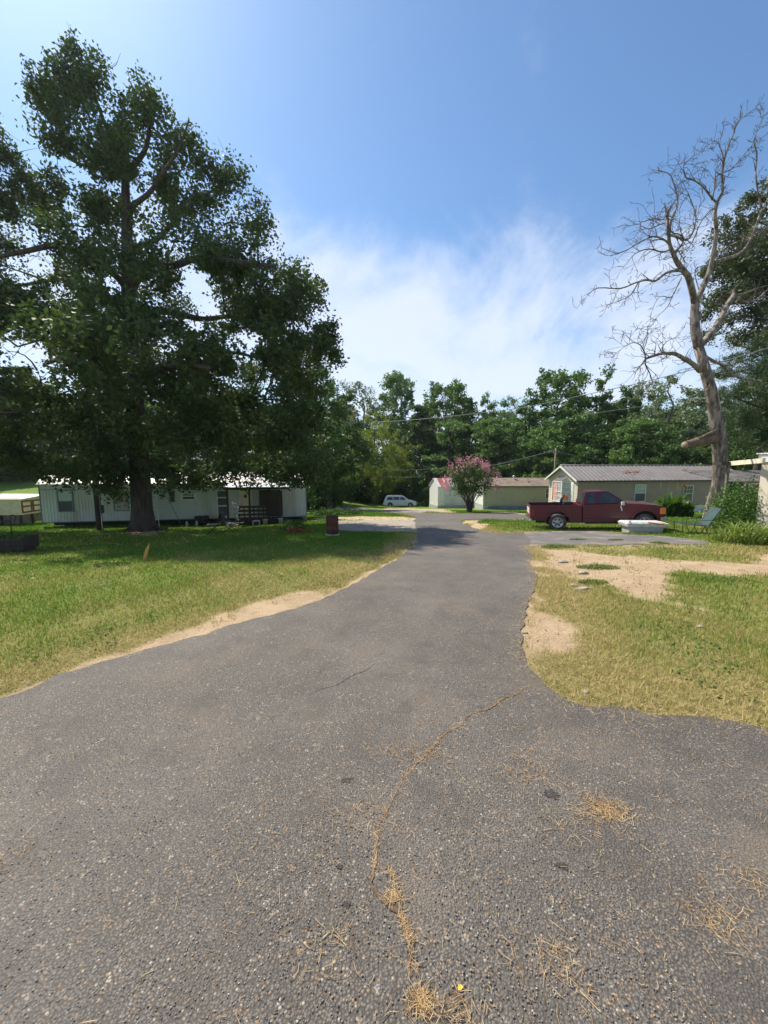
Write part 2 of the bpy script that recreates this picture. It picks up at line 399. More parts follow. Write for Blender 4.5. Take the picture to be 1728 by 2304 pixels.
gpad_poly = densify(G(gpad_px), .15, .1, 8)
vpad_poly = densify(G([(862, 1147), (930, 1146), (985, 1149), (1000, 1153), (930, 1154), (870, 1152)]), .3, .1, 9)
dirtP = {}
def D(name, pts, soft=.35): dirtP[name] = (G(pts), soft)
D('p1', [(440, 1425), (470, 1393), (545, 1362), (614, 1336), (703, 1322), (735, 1330), (729, 1350), (600, 1392), (521, 1415)])
D('p2', [(130, 1500), (292, 1455), (417, 1412), (480, 1402), (480, 1440), (292, 1485), (130, 1530)], .25)
D('p3', [(1190, 1232), (1250, 1236), (1322, 1240), (1400, 1254), (1593, 1262), (1728, 1252), (1900, 1250), (1900, 1299), (1728, 1296), (1560, 1300), (1500, 1318), (1489, 1348), (1440, 1350), (1359, 1322), (1290, 1292), (1197, 1262)], .6)
D('p4', [(1504, 1350), (1560, 1345), (1650, 1365), (1690, 1395), (1660, 1412), (1560, 1405)], .6)
D('p5', [(1195, 1390), (1235, 1385), (1290, 1420), (1301, 1448), (1255, 1470), (1192, 1470), (1180, 1430)], .35)
D('p6', [(1036, 1169), (1085, 1172), (1105, 1186), (1075, 1196), (1047, 1184)], .5)
D('p7', [(1100, 1152), (1160, 1152), (1200, 1158), (1190, 1170), (1110, 1170)], .8)
D('p8', [(700, 1166), (940, 1163), (948, 1174), (700, 1172)], .6)
D('p9', [(862, 1142), (1000, 1146), (1040, 1154), (870, 1154)], .8)
D('p10', [(1185, 1228), (1340, 1228), (1590, 1226), (1600, 1236), (1350, 1240), (1190, 1238)], .5)
D('p11', [(360, 1215), (470, 1218), (440, 1236), (380, 1232)], .8)
D('p12', [(270, 1193), (370, 1195), (345, 1207), (290, 1205)], .4)
def vnoise(x, y, s=0):
    return (np.sin(x*1.7+s)*np.sin(y*1.3+s*2)+np.sin(x*3.9-y*2.2+s)*.6+np.sin(x*8.1+y*6.7+s*3)*.4+np.sin(x*17+s)*np.sin(y*15-x*4)*.3)/2.3
def dirt_at(x, y):
    x = np.asarray(x, float); y = np.asarray(y, float); nz = vnoise(x, y, 1.3)
    m = np.zeros(x.shape)
    for k, (p, soft) in dirtP.items():
        d = sdist(p, x, y); v = 1-sst(d+nz*soft*1.1, -soft*.9, soft*.7)
        m = np.maximum(m, v*(.92 if k != 'p10' else .55)*(.55 if k in ('p11',) else 1))
    d = sdist(road_poly[::3], x, y)
    ew = .05+.16*sst(vnoise(x*.5, y*.4, 7.7), 0, .6); edge = (1-sst(d+nz*.14, ew*.3, ew*1.25))*np.where(x > 1, .42+.4*sst(vnoise(x*.8, y*.8, 5), .0, .5), .78); near = np.where((y < 20), 1, .6); m = np.maximum(m, edge*near*(d > -.5))
    for p in (pad_poly[::3], gpad_poly[::3]):
        m = np.maximum(m, (1-sst(sdist(p, x, y)+nz*.12, .0, .35))*.7)
    # thin bare spots in the right-hand lawn
    sp = sst(vnoise(x*.62, y*.55, 4.4)+vnoise(x*.2, y*.2, 2)*.4, .42, .75)*sst(x, 1.0, 2.5)*(1-sst(y, 10, 15))*.9
    return np.clip(np.maximum(m, sp), 0, 1)
def dry_at(x, y):
    n = vnoise(x*.35, y*.35, 2.1)*.32+vnoise(x*1.1, y*.9, .4)*.14
    left = .50-.5*sst(y, 6.5, 14)+.04
    right = np.where(y < 11, .70+.12*vnoise(x*.5, y*.5, 3.3), .38)
    b = np.where(x < 0, left, right)
    b = b*(1-.75*sst(y, 17, 24))
    d = sdist(road_poly[::4], x, y)
    b = b+.45*(1-sst(d, .1, 1.0))
    return np.clip(b+n, 0, 1)

# ---- ground sheet
def axis(lo, hi, fine_lo, fine_hi, f, grow=1.09, mx=7):
    a = list(np.arange(fine_lo, fine_hi, f)); s = f; v = a[-1]
    while v < hi: s = min(s*grow, mx); v += s; a.append(v)
    s = f; v = a[0]; b = []
    while v > lo: s = min(s*grow, mx); v -= s; b.append(v)
    return np.array(b[::-1]+a)
gx = axis(-170, 170, -14, 14, .14); gy = axis(-25, 260, .5, 24, .13, 1.06, 6)
X, Y = np.meshgrid(gx, gy); Z = H(X, Y); nx, ny = len(gx), len(gy)
ii = (np.arange(ny-1)[:, None]*nx+np.arange(nx-1)[None, :]).ravel()
Fc = np.stack([ii, ii+1, ii+nx+1, ii+nx], 1)
xf, yf = X.ravel(), Y.ravel()
near = (np.abs(xf) < 40) & (yf > -5) & (yf < 70)
dm = np.zeros(xf.shape); dr = np.full(xf.shape, .15)
dm[near] = dirt_at(xf[near], yf[near]); dr[near] = dry_at(xf[near], yf[near])
far_soft = np.zeros(xf.shape)
gm = NT('lawn_and_dirt')
n_f = gm.noise(9, 5, .65); n_m = gm.noise(1.7, 5, .6); n_t = gm.noise(55, 3, .7); n_l = gm.noise(.25, 4, .6)
gv = gm.stretch((1, .3, 1)); n_s = gm.noise(.9, 4, .6, gv)
dry = gm.math('ADD', gm.attr('dry').outputs['Fac'], gm.math('MULTIPLY', gm.math('ADD', n_m, -.5), .6))
green = gm.mix(gm.rng(n_f, .35, .68), (.10, .175, .02), (.18, .26, .038))
green = gm.mix(gm.rng(n_s, .4, .65), green, (.15, .225, .03))
straw = gm.mix(gm.rng(n_f, .3, .7), (.33, .27, .11), (.20, .18, .06))
gr = gm.mix(gm.rng(dry, .12, .85), green, straw)
gr = gm.mix(gm.math('MULTIPLY', gm.rng(n_t, .45, .7), .45), gr, (.07, .075, .025))
dirt = gm.mix(gm.rng(n_m, .35, .7), (.50, .365, .23), (.40, .285, .17))
dirt = gm.mix(gm.math('MULTIPLY', gm.rng(n_t, .5, .72), .25), dirt, (.25, .19, .14))
dirt = gm.mix(gm.math('MULTIPLY', gm.rng(gm.noise(3.3, 6, .7), .5, .66), .55), dirt, (.31, .22, .135))
dirt = gm.mix(gm.math('MULTIPLY', gm.rng(gm.noise(24, 4, .7), .56, .66), .55), dirt, (.58, .48, .36))
dmv = gm.math('ADD', gm.attr('dirt').outputs['Fac'], gm.math('MULTIPLY', gm.math('ADD', n_f, -.5), .75))
gm.col(gm.mix(gm.rng(dmv, .28, .80), gr, dirt)); gm.rough(.95); gm.spec(.15)
gm.bump(gm.math('ADD', n_t, gm.math('MULTIPLY', n_f, 1.4)), .8, .04)
M['ground'] = gm.m
me = npmesh('ground', np.stack([xf, yf, Z.ravel()], 1), Fc, 'ground', False, smooth=True)
for nm, arr in (('dirt', dm), ('dry', dr)):
    a = me.attributes.new(nm, 'FLOAT', 'POINT'); a.data.foreach_set('value', arr.astype(np.float32))
go = bpy.data.objects.new('ground', me); C.objects.link(go); tag(go, kind='structure')

# ---- asphalt
def asphalt(tone):
    am = NT('chip_seal_asphalt')
    def vor(scale, feat='F1', rand=1.0):
        q = am.n('ShaderNodeTexVoronoi', feature=feat); am.l(am.tc.outputs['Object'], q.inputs[0]); q.inputs['Scale'].default_value = scale; q.inputs['Randomness'].default_value = rand; return q
    v1 = vor(112); v2 = vor(260); v3 = vor(46)
    sepc = am.n('ShaderNodeSeparateColor'); am.l(v1.outputs['Color'], sepc.inputs[0])
    sepc2 = am.n('ShaderNodeSeparateColor'); am.l(v2.outputs['Color'], sepc2.inputs[0])
    sepc3 = am.n('ShaderNodeSeparateColor'); am.l(v3.outputs['Color'], sepc3.inputs[0])
    big = am.noise(.55, 5, .6); med = am.noise(3.2, 5, .62)
    stone = am.mix(am.rng(sepc.outputs[0], .0, 1, smooth=False), (.14, .131, .122), (.27, .252, .235))
    stone = am.mix(am.rng(sepc.outputs[1], .955, .985), stone, (.58, .53, .45))
    stone = am.mix(am.rng(sepc.outputs[2], .86, .92), stone, (.40, .27, .16))
    fine = am.mix(am.rng(sepc2.outputs[0], 0, 1, smooth=False), (.12, .113, .107), (.235, .22, .205))
    c = am.mix(am.rng(sepc.outputs[1], .42, .5), fine, stone)
    c = am.mix(am.rng(sepc3.outputs[0], .985, .99), c, (.42, .39, .35))
    c = am.mix(am.rng(v1.outputs['Distance'], .34, .60, 0, .75), c, (.055, .05, .045))
    c = am.mix(am.math('MULTIPLY', am.rng(big, .35, .7), .3), c, (.30, .288, .28))
    c = am.mix(am.math('MULTIPLY', am.rng(med, .45, .7), .6), c, (.095, .088, .083))
    c = am.mix(am.math('MULTIPLY', am.rng(am.noise(1.1, 6, .7), .5, .72), .4), c, (.26, .19, .12))
    c = am.mix(1.0, c, (tone*1.04, tone*.97, tone*.89), 'MULTIPLY')
    am.col(c); am.rough(.7); am.spec(.4)
    h = am.math('ADD', am.math('MULTIPLY', v1.outputs['Distance'], -1.1), am.math('MULTIPLY', sepc.outputs[0], .8))
    am.bump(h, .65, .006)
    return am.m
M['asphalt'] = asphalt(.65); M['tar'] = asphalt(.28)
M['gravel'] = basic('pale_gravel', (.33, .28, .225), (.22, .19, .16), .95, 3, bump=.7, bscale=30, bdist=.02)
M['oldasphalt'] = basic('worn_asphalt', (.115, .106, .10), (.24, .19, .145), .8, 1.3, bump=.6, bscale=35, bdist=.01, thr=(.45, .7))
sheet('road', road_poly, 'asphalt', .014)
sheet('driveway', pad_poly, 'oldasphalt', .012)
sheet('driveway', gpad_poly, 'gravel', .009)
sheet('driveway', vpad_poly, 'gravel', .012)

# ---- grass blades (stuff)
def blades(n, dens_gain=1.0):
    P = []
    th = NR.uniform(-R(54), R(54), n); u = NR.uniform(0, 1, n)
    # radius pdf ~ r * D(r),  D = 1 up to r0 then (r0/r)^1.55
    r0, r1, r2, e = 1.8, 5.0, 40.0, 1.55
    rr = np.linspace(r0, r2, 2000); pdf = rr*np.where(rr < r1, 1, (r1/rr)**e); cdf = np.cumsum(pdf); cdf /= cdf[-1]
    r = np.interp(u, cdf, rr); return r*np.sin(th), r*np.cos(th), r
bx, by, br = blades(900000)
dd = dirt_at(bx, by)
keep = (sdist(road_poly[::2], bx, by) > -NR.exponential(.03, len(bx))-.01+.05*vnoise(bx*3, by*3, 8)) & (NR.uniform(0, 1, len(bx)) > sst(dd, .10, .85)*1.0-.25*(vnoise(bx*3.1,by*2.7,12) > .45))
keep &= ~((inside(pad_poly, bx, by)) & (vnoise(bx*.9, by*1.4, 3) < .62)) & ~inside(gpad_poly, bx, by) & ~inside(vpad_poly, bx, by)
patchy = vnoise(bx*1.4, by*1.4, 6)
keep &= NR.uniform(0, 1, len(bx)) < .62+.4*patchy
bx, by, br = bx[keep], by[keep], br[keep]; dry_ = dry_at(bx, by); n = len(bx); print('blades', n)
bz = H(bx, by)
hgt = NR.uniform(.025, .07, n)*(1+.5*(vnoise(bx*.8, by*.8, 9) > .35))*np.where(bx > 0, 1.15, .9)*np.clip(1+(br-12)/40, 1, 1.5)
wd = .0035*np.maximum(1, br/4.2)*NR.uniform(.7, 1.3, n)
an = NR.uniform(0, 2*np.pi, n); le = NR.uniform(.2, 1.5, n)*np.where(NR.uniform(0, 1, n) < dry_*.6, 2.0, 1)
la = NR.uniform(0, 2*np.pi, n)
b0 = np.stack([bx-np.cos(an)*wd, by-np.sin(an)*wd, bz-.004], 1); b1 = np.stack([bx+np.cos(an)*wd, by+np.sin(an)*wd, bz-.004], 1)
hh = hgt/np.sqrt(1+le**2*.6)
tp = np.stack([bx+np.cos(la)*hgt*le*.6, by+np.sin(la)*hgt*le*.6, bz+hh+.004], 1)
V = np.stack([b0, b1, tp], 1).reshape(-1, 3); i = np.arange(n)*3
gt = np.clip(dry_*1.05-.12+NR.normal(0, .28, n), 0, 1)
bmx = NT('grass_blade'); ta = bmx.attr('tint').outputs['Fac']
cr = bmx.n('ShaderNodeValToRGB'); bmx.l(ta, cr.inputs[0]); el = cr.color_ramp.elements
el[0].color = (.085, .19, .018, 1); el[1].color = (.55, .42, .20, 1)
e_ = el.new(.35); e_.color = (.20, .29, .04, 1); e_ = el.new(.65); e_.color = (.38, .34, .10, 1)
bmx.col(cr.outputs[0]); bmx.rough(.7); bmx.spec(.25)
t_ = bmx.n('ShaderNodeBsdfTranslucent'); bmx.l(cr.outputs[0], t_.inputs[0]); ms = bmx.n('ShaderNodeMixShader'); ms.inputs[0].default_value = .35
bmx.l(bmx.b.outputs[0], ms.inputs[1]); bmx.l(t_.outputs[0], ms.inputs[2]); bmx.l(ms.outputs[0], bmx.o.inputs[0]); M['grass'] = bmx.m
tag(npmesh('grass', V, np.stack([i, i+1, i+2], 1), 'grass', None, gt), 'short green and straw coloured lawn grass on both sides of the road', 'grass', kind='stuff')

n = 60000; th = NR.uniform(-R(54), R(54), n); r = 2+NR.uniform(0, 1, n)**.8*13; wx, wy = r*np.sin(th), r*np.cos(th)
k = (vnoise(wx*1.3, wy*1.1, 14)+vnoise(wx*.4, wy*.4, 2)*.5 > .42) & (sdist(road_poly[::3], wx, wy) > .12); wx, wy = wx[k], wy[k]; k = dirt_at(wx, wy) < .3; wx, wy = wx[k], wy[k]
V, Fq = leafgeo(np.stack([wx, wy, H(wx, wy)+NR.uniform(.01, .05, len(wx))], 1), .028, .8, flat=1.5)
tag(npmesh('lawn_weeds', V, Fq, 'leafA', None, NR.uniform(0, 1, len(wx))), 'patches of small round leaved weeds in the lawns', 'weeds', kind='stuff')
n = 2600; wx, wy = NR.normal(-12, 5, n), NR.normal(17, 4.5, n); k = (sdist(road_poly[::3], wx, wy) > .1); wx, wy = wx[k], wy[k]
V, Fq = leafgeo(np.stack([wx, wy, H(wx, wy)+.035], 1), .09, .6, flat=1.5); tag(npmesh('leaf_litter', V, Fq, 'straw', None, NR.uniform(0, .5, len(wx))), 'brown fallen oak leaves on the grass under the oak', 'fallen leaves', kind='stuff')

# ---- loose pebbles on the near asphalt and dirt (stuff)
def pebbles(name, x, y, lift, smin, smax, mat, label):
    n = len(x); z = H(x, y)+lift; s = NR.uniform(smin, smax, n)*NR.uniform(.6, 1, n)
    base = np.array([(1, 0, 0), (0, 1, 0), (-1, 0, 0), (0, -1, 0), (0, 0, .55), (0, 0, -.35)])
    rot = NR.uniform(0, 6.28, n); c_, s_ = np.cos(rot), np.sin(rot)
    sc = NR.uniform(.6, 1.3, (n, 6, 1)); V = base[None]*sc*s[:, None, None]
    V = np.stack([V[..., 0]*c_[:, None]-V[..., 1]*s_[:, None], V[..., 0]*s_[:, None]+V[..., 1]*c_[:, None], V[..., 2]], 2)
    V += np.stack([x, y, z], 1)[:, None]
    f = np.array([(0, 1, 4), (1, 2, 4), (2, 3, 4), (3, 0, 4), (1, 0, 5), (2, 1, 5), (3, 2, 5), (0, 3, 5)])
    Fq = (f[None]+(np.arange(n)*6)[:, None, None]).reshape(-1, 3)
    tn = np.repeat(NR.uniform(0, 1, n), 8)
    return tag(npmesh(name, V.reshape(-1, 3), Fq, mat, None, tn), label, 'gravel', kind='stuff')
pm = NT('pebble'); cr = pm.n('ShaderNodeValToRGB'); pm.l(pm.attr('tint').outputs['Fac'], cr.inputs[0]); el = cr.color_ramp.elements
el[0].color = (.085, .078, .07, 1); el[1].color = (.48, .45, .40, 1)
for p_, c_ in ((.3, (.13, .12, .11)), (.6, (.20, .18, .16)), (.8, (.27, .24, .20)), (.88, (.36, .24, .15)), (.94, (.40, .38, .35))):
    e_ = el.new(p_); e_.color = (*c_, 1)
pm.col(cr.outputs[0]); pm.rough(.8); M['pebble'] = pm.m
n = 70000; r = 0.6+NR.uniform(0, 1, n)**1.5*6.5; th = NR.uniform(-R(56), R(56), n); x, y = r*np.sin(th), r*np.cos(th)
k = sdist(road_poly[::3], x, y) < -.03; k &= NR.uniform(0, 1, n) < .5+.5*vnoise(x*1.5, y*1.5, 2); x, y = x[k], y[k]
pebbles('loose_gravel', x, y, .0155, .0016, .0052, 'pebble', 'small grey and pale stone chips bedded in the asphalt surface')
# edge rubble along the right-hand road edge and the dirt
n = 9000; t = NR.uniform(0, 1, n); xx = NR.uniform(1.4, 6, n); yy = NR.uniform(3.2, 13, n); d_ = dirt_at(xx, yy); k = (NR.uniform(0, 1, n) < d_**2*.22) & (sdist(road_poly[::3], xx, yy) > -.1); xx, yy = xx[k], yy[k]
pebbles('edge_gravel', xx, yy, .006, .005, .022, 'pebble', 'scattered stones in the dirt along the right edge of the road')

# ---- pine straw along the crack (stuff)
def polyline(pts, n, spread):
    P = np.array([(p.x, p.y) for p in (gp(*q) for q in pts)]); L_ = np.r_[0, np.cumsum(np.linalg.norm(np.diff(P, axis=0), axis=1))]
    t = NR.uniform(0, L_[-1], n); x = np.interp(t, L_, P[:, 0]); y = np.interp(t, L_, P[:, 1])
    w_ = spread*(.15+.85*np.abs(np.sin(t*3.3)+np.sin(t*7.7+1))*.5)
    x = x+.012*np.sin(t*19)+.02*np.sin(t*7.1); y = y+.01*np.sin(t*23+1)
    return x+NR.normal(0, 1, n)*w_, y+NR.normal(0, 1, n)*w_
XS, YS = [], []
def addp(x, y): XS.append(x); YS.append(y)
addp(*polyline([(1180, 1552), (1093, 1598), (1020, 1647), (963, 1689), (906, 1756), (874, 1850), (844, 1912), (833, 2000)], 190, .016))
addp(*polyline([(870, 1960), (885, 2035), (895, 2069), (916, 2121), (926, 2199), (942, 2290)], 130, .010))
for (px, py, nn, sp) in ((955, 1700, 110, .08), (1362, 1828, 300, .055), (1300, 1850, 50, .08), (885, 2025, 70, .016), (1610, 2070, 110, .06), (1190, 1700, 60, .14), (1180, 1740, 100, .1), (950, 2260, 120, .02),
                        (1440, 1800, 30, .14), (1240, 1850, 30, .14), (880, 1690, 50, .08), (1250, 2180, 80, .07), (1690, 2000, 80, .1), (1030, 2290, 90, .05), (800, 1840, 70, .1), (760, 2130, 50, .06), (20, 1940, 60, .08)):
    c0 = gp(px, py); addp(c0.x+NR.normal(0, sp, nn), c0.y+NR.normal(0, sp*.7, nn))
n = 800; r = .7+NR.uniform(0, 1, n)*4; th = NR.uniform(-.25, R(52), n); addp(r*np.sin(th), r*np.cos(th))
n = 120; r = .7+NR.uniform(0, 1, n)*2.2; th = NR.uniform(-R(45), -.2, n); addp(r*np.sin(th), r*np.cos(th))

def straws(name, mat, x, y, lmin, lmax, label):
    n = len(x)
    on = sdist(road_poly[::3], x, y) < 0
    z = H(x, y)+np.where(on, .017, .012)+NR.uniform(0, .003, n)
    a = NR.uniform(0, 6.28, n); l = NR.uniform(lmin, lmax, n); bnd = NR.normal(0, .25, n); wv = NR.uniform(.0004, .0009, n)*np.maximum(1, np.hypot(x, y)/3)
    def pt(t, k):
        ax = a+bnd*t; return np.stack([x+np.cos(ax)*l*t-np.sin(ax)*wv*k, y+np.sin(ax)*l*t+np.cos(ax)*wv*k, z+np.abs(t)*NR.uniform(0, .004, n)], 1)
    V = np.stack([pt(-1, -.6), pt(0, -1), pt(1, -.6), pt(1, .6), pt(0, 1), pt(-1, .6)], 1).reshape(-1, 3); i = (np.arange(n)*6)[:, None]
    Fq = np.concatenate([i+np.array([[0, 1, 4, 5]]), i+np.array([[1, 2, 3, 4]])]); tn = np.tile(NR.uniform(0, 1, n), 2)
    return tag(npmesh(name, V, Fq, mat, None, tn), label, 'dry straw', kind='stuff')
n = 7000; r = .7+NR.uniform(0, 1, n)**.8*4.2; th = NR.uniform(-R(8), R(50), n); qx, qy = r*np.sin(th), r*np.cos(th); k = NR.uniform(0, 1, n) < .15+.85*sst(vnoise(qx*2.2, qy*2.2, 5), -.1, .6)
straws('straw_bits', 'straw', qx[k], qy[k], .002, .008, 'tiny tan straw crumbs strewn over the near right asphalt')
straws('pine_straw', 'straw', np.concatenate(XS), np.concatenate(YS), .008, .036, 'dry orange pine straw in the crack and scattered over the near asphalt')
n = 70000; xx = NR.uniform(.8, 8, n); yy = NR.uniform(2.2, 11, n); d_ = sdist(road_poly[::3], xx, yy)+.05*vnoise(xx*2.5, yy*2.5, 3); k = (d_ > -.3) & (NR.uniform(0, 1, n) < np.where(d_ < 0, np.exp(d_*13), np.exp(-d_*2.6))*.9+.05*(d_ > 0)); fx, fy = xx[k], yy[k]
n = 22000; xx = NR.uniform(-7, -.2, n); yy = NR.uniform(2.8, 12, n); d_ = sdist(road_poly[::3], xx, yy)+.05*vnoise(xx*2.5, yy*2.5, 5); k = (d_ > -.08) & (NR.uniform(0, 1, n) < np.where(d_ < 0, np.exp(d_*30), np.exp(-d_*6))*.8)
straws('dry_grass', 'dryfringe', np.r_[fx, xx[k]], np.r_[fy, yy[k]], .012, .05, 'pale dead grass lying along the ragged road edges')
def ribbon(pts, w0, mat, lift, nm, seed):
    P = np.array([(p.x, p.y) for p in (gp(*q) for q in pts)]); L_ = np.r_[0, np.cumsum(np.linalg.norm(np.diff(P, axis=0), axis=1))]; n = int(L_[-1]/.02)
    t = np.linspace(0, L_[-1], n); x = np.interp(t, L_, P[:, 0]); y = np.interp(t, L_, P[:, 1]); rg = np.random.default_rng(seed)
    x = x+.012*np.sin(t*19)+.02*np.sin(t*7.1)+rg.normal(0, .002, n); y = y+.01*np.sin(t*23+1)+rg.normal(0, .002, n)
    dx = np.gradient(x); dy = np.gradient(y); l = np.hypot(dx, dy)+1e-9; w = w0*rg.uniform(.2, 1, n)*(.3+.7*np.abs(np.sin(t*2.3)+.5*np.sin(t*5.9)))
    z = H(x, y)+lift; A = np.stack([x-dy/l*w, y+dx/l*w, z], 1); B = np.stack([x+dy/l*w, y-dx/l*w, z], 1); V = np.stack([A, B], 1).reshape(-1, 3); i = np.arange(n-1)*2
    return npmesh(nm, V, np.stack([i, i+1, i+3, i+2], 1), mat)
M['crack_soil'] = basic('crack_soil', (.10, .065, .04), (.26, .16, .09), .95, 25, bump=.6, thr=(.4, .6))
crk = [(1180, 1552), (1093, 1598), (1020, 1647), (963, 1689), (906, 1756), (874, 1850), (844, 1912), (833, 2000), (850, 2040), (885, 2069), (916, 2121), (926, 2199), (942, 2290)]
tag(ribbon(crk, .0065, 'crack_soil', .0160, 'asphalt_crack', 4), 'long soil filled crack winding up the near asphalt to the right grass', 'crack')
tag(ribbon([(842, 1497), (815, 1512), (780, 1530), (740, 1552), (700, 1570)], .006, 'tar', .0160, 'asphalt_crack', 5), 'short dark crack in the middle of the asphalt', 'crack')
# weeds along the long crack joint on the left of centre: small dark tar spots
def blob(px, py, r, seed):
    c0 = gp(px, py); q = random.Random(seed); n_ = 48
    poly = [(c0.x+math.cos(t*6.283/n_)*r*q.uniform(.35, 1.2)*(1+.3*math.sin(t*.8+seed)), c0.y+math.sin(t*6.283/n_)*r*.8*q.uniform(.35, 1.2)) for t in range(n_)]
    mb = MB(); mb.v = [Vector((a_, b_, Hf(a_, b_)+.0165)) for a_, b_ in poly]; mb.f = [tuple(range(n_))]; mb.sm = [False]; return mb.build('asphalt_stain', 'tar')
for j, (px, py, r, txt) in enumerate(((1238, 1793, .04, 'dark stain on the asphalt beside the tan straw tuft, largest of the stains'), (1265, 1955, .025, 'small dark stain on the asphalt below the tan straw tuft'), (780, 2042, .018, 'small dark stain on the asphalt left of the straw filled crack, lower one'), (766, 1957, .014, 'tiny dark stain left of the straw filled crack, middle one'), (779, 1762, .03, 'dark stain left of the straw filled crack, uppermost one'))):
    tag(blob(px, py, r, j), txt, 'stain', 'dark stains on the asphalt')
# rubble lumps
def rock(px, py, s, label, seed, group='concrete lumps at the dirt track mouth'):
    c0 = gp(px, py); q = np.random.default_rng(seed); bm = bmesh.new(); bmesh.ops.create_icosphere(bm, subdivisions=2, radius=1)
    for v in bm.verts: v.co = Vector((v.co.x*s[0], v.co.y*s[1], v.co.z*s[2]))*(1+q.normal(0, .11))
    me = bpy.data.meshes.new('rock'); bm.to_mesh(me); bm.free(); me.materials.append(M['rock'])
    o = bpy.data.objects.new('rock', me); C.objects.link(o); o.location = c0+Vector((0, 0, s[2]*.15)); return tag(o, label, 'rock', group)
rock(1267, 1266, (.11, .07, .05), 'flat grey broken slab at the mouth of the dirt track, left one', 1)
rock(1312, 1291, (.09, .07, .05), 'grey rubble lump left of the green tuft in the dirt track', 2)
rock(1315, 1326, (.14, .06, .035), 'flat grey broken slab below the green tuft, nearest of the slabs', 3)
rock(1292, 1318, (.06, .05, .03), 'small grey rubble lump beside the nearest slab', 4)
rock(1317, 1558, (.028, .022, .016), 'small tan stone lying in the grass near the road bend', 5, 'loose stones')
rock(1575, 1411, (.04, .03, .02), 'small white stone in the bare patch of the right lawn', 6, 'loose stones')
rock(1622, 1248, (.05, .04, .03), 'white pebble on the grass above the dirt track', 7, 'loose stones')
rock(409, 2079, (.009, .007, .003), 'pale pink flat pebble on the near asphalt', 8, 'loose stones')
rock(1190, 1709, (.008, .007, .005), 'white pebble on asphalt right of the crack', 9, 'loose stones')
rock(932, 1222, (.12, .09, .06), 'broken asphalt lump at the left edge of the road in the shade', 10, 'loose stones')
c0 = gp(1030, 2240); q = MB(); q.add([(0, 0, 0), (.012, .005, .004), (.02, .0, .001), (.016, -.009, .006), (.006, -.008, .003)], [(0, 4, 3, 2, 1)]); o = q.build('fallen_leaf', basic('yellow_leaf', (.75, .55, .06), (.6, .4, .05), .6, 80)); o.location = c0+Vector((0, 0, .02)); o.rotation_euler = (.3, .2, 1); tag(o, 'small yellow fallen leaf on the near asphalt', 'leaf')

# ================================================================ BUILDINGS
def onwall(O, rz, px, py):
    d = ray(px, py); nrm = Vector((-math.sin(rz), math.cos(rz), 0)); c0 = Vector((0, 0, CAMZ))
    t = (Vector(O)-c0).dot(nrm)/d.dot(nrm); P = c0+d*t-Vector(O)
    return P.x*math.cos(rz)+P.y*math.sin(rz), P.z
def rect(O, rz, x0, x1, y0, y1):
    xm, ym = (x0+x1)/2, (y0+y1)/2
    return onwall(O, rz, x0, ym)[0], onwall(O, rz, x1, ym)[0], onwall(O, rz, xm, y1)[1], onwall(O, rz, xm, y0)[1]
def window(parent, x0, x1, z0, z1, y=0, fw=.05, fmat='white', top='pane', bot='screen', grid=0, face='F', label=None, rail=True):
    """face F: wall plane y=const looking to -y;  L: plane x=const looking to -x"""
    def P(mb, a0, a1, y0, y1, c0, c1):
        if face == 'F': mb.box(a0, a1, y0, y1, c0, c1)
        else: mb.box(y0, y1, a0, a1, c0, c1)
    f = MB(); a, b = y-.045, y+.01
    P(f, x0, x0+fw, a, b, z0, z1); P(f, x1-fw, x1, a, b, z0, z1); P(f, x0+fw, x1-fw, a, b, z1-fw, z1); P(f, x0+fw, x1-fw, a, b, z0, z0+fw)
    zm = (z0+z1)/2
    if rail: P(f, x0+fw, x1-fw, a+.012, b, zm-.02, zm+.02)
    if grid:
        for i in range(1, grid):
            xx = x0+fw+(x1-x0-2*fw)*i/grid; P(f, xx-.009, xx+.009, a+.018, b-.02, zm+.02, z1-fw)
        P(f, x0+fw, x1-fw, a+.02, b-.021, (zm+z1)/2-.009, (zm+z1)/2+.009)
    w_ = f.build('window', fmat, parent)
    if label: w_['label'] = label
    if rail:
        p = MB(); P(p, x0+fw, x1-fw, y-.018, y-.008, zm+.02, z1-fw); p.build('pane', top, w_)
        p = MB(); P(p, x0+fw, x1-fw, y-.020, y-.008, z0+fw, zm-.02); p.build('pane', bot, w_)
    else:
        p = MB(); P(p, x0+fw, x1-fw, y-.018, y-.008, z0+fw, z1-fw); p.build('pane', top, w_)
    return w_
def lapwall(mb, x0, x1, z0, z1, y, lap=.13, face='F', depth=.015):
    n = max(1, int(round((z1-z0)/lap))); h = (z1-z0)/n
    for i in range(n):
        a, b = z0+i*h+min(.022, h*.14), z0+(i+1)*h
        if face == 'F': mb.add([(x0, y-depth, a), (x1, y-depth, a), (x1, y, b), (x0, y, b), (x0, y, a), (x1, y, a)], [(0, 1, 2, 3), (0, 4, 5, 1)])
        else: mb.add([(y-depth, x0, a), (y-depth, x1, a), (y, x1, b), (y, x0, b), (y, x0, a), (y, x1, a)], [(0, 3, 2, 1), (0, 1, 5, 4)])
def ribwall(mb, x0, x1, z0, z1, y, sp=.17, d=.022):
    n = int((x1-x0)/sp)
    pts = []
    for i in range(n):
        a = x0+(x1-x0)*i/n; w_ = (x1-x0)/n; pts += [(a, y), (a+w_*.72, y), (a+w_*.8, y-d), (a+w_*.92, y-d)]
    pts.append((x1, y)); m = len(pts)
    mb.add([(p[0], p[1], z0) for p in pts]+[(p[0], p[1], z1) for p in pts], [(i, i+1, i+1+m, i+m) for i in range(m-1)])
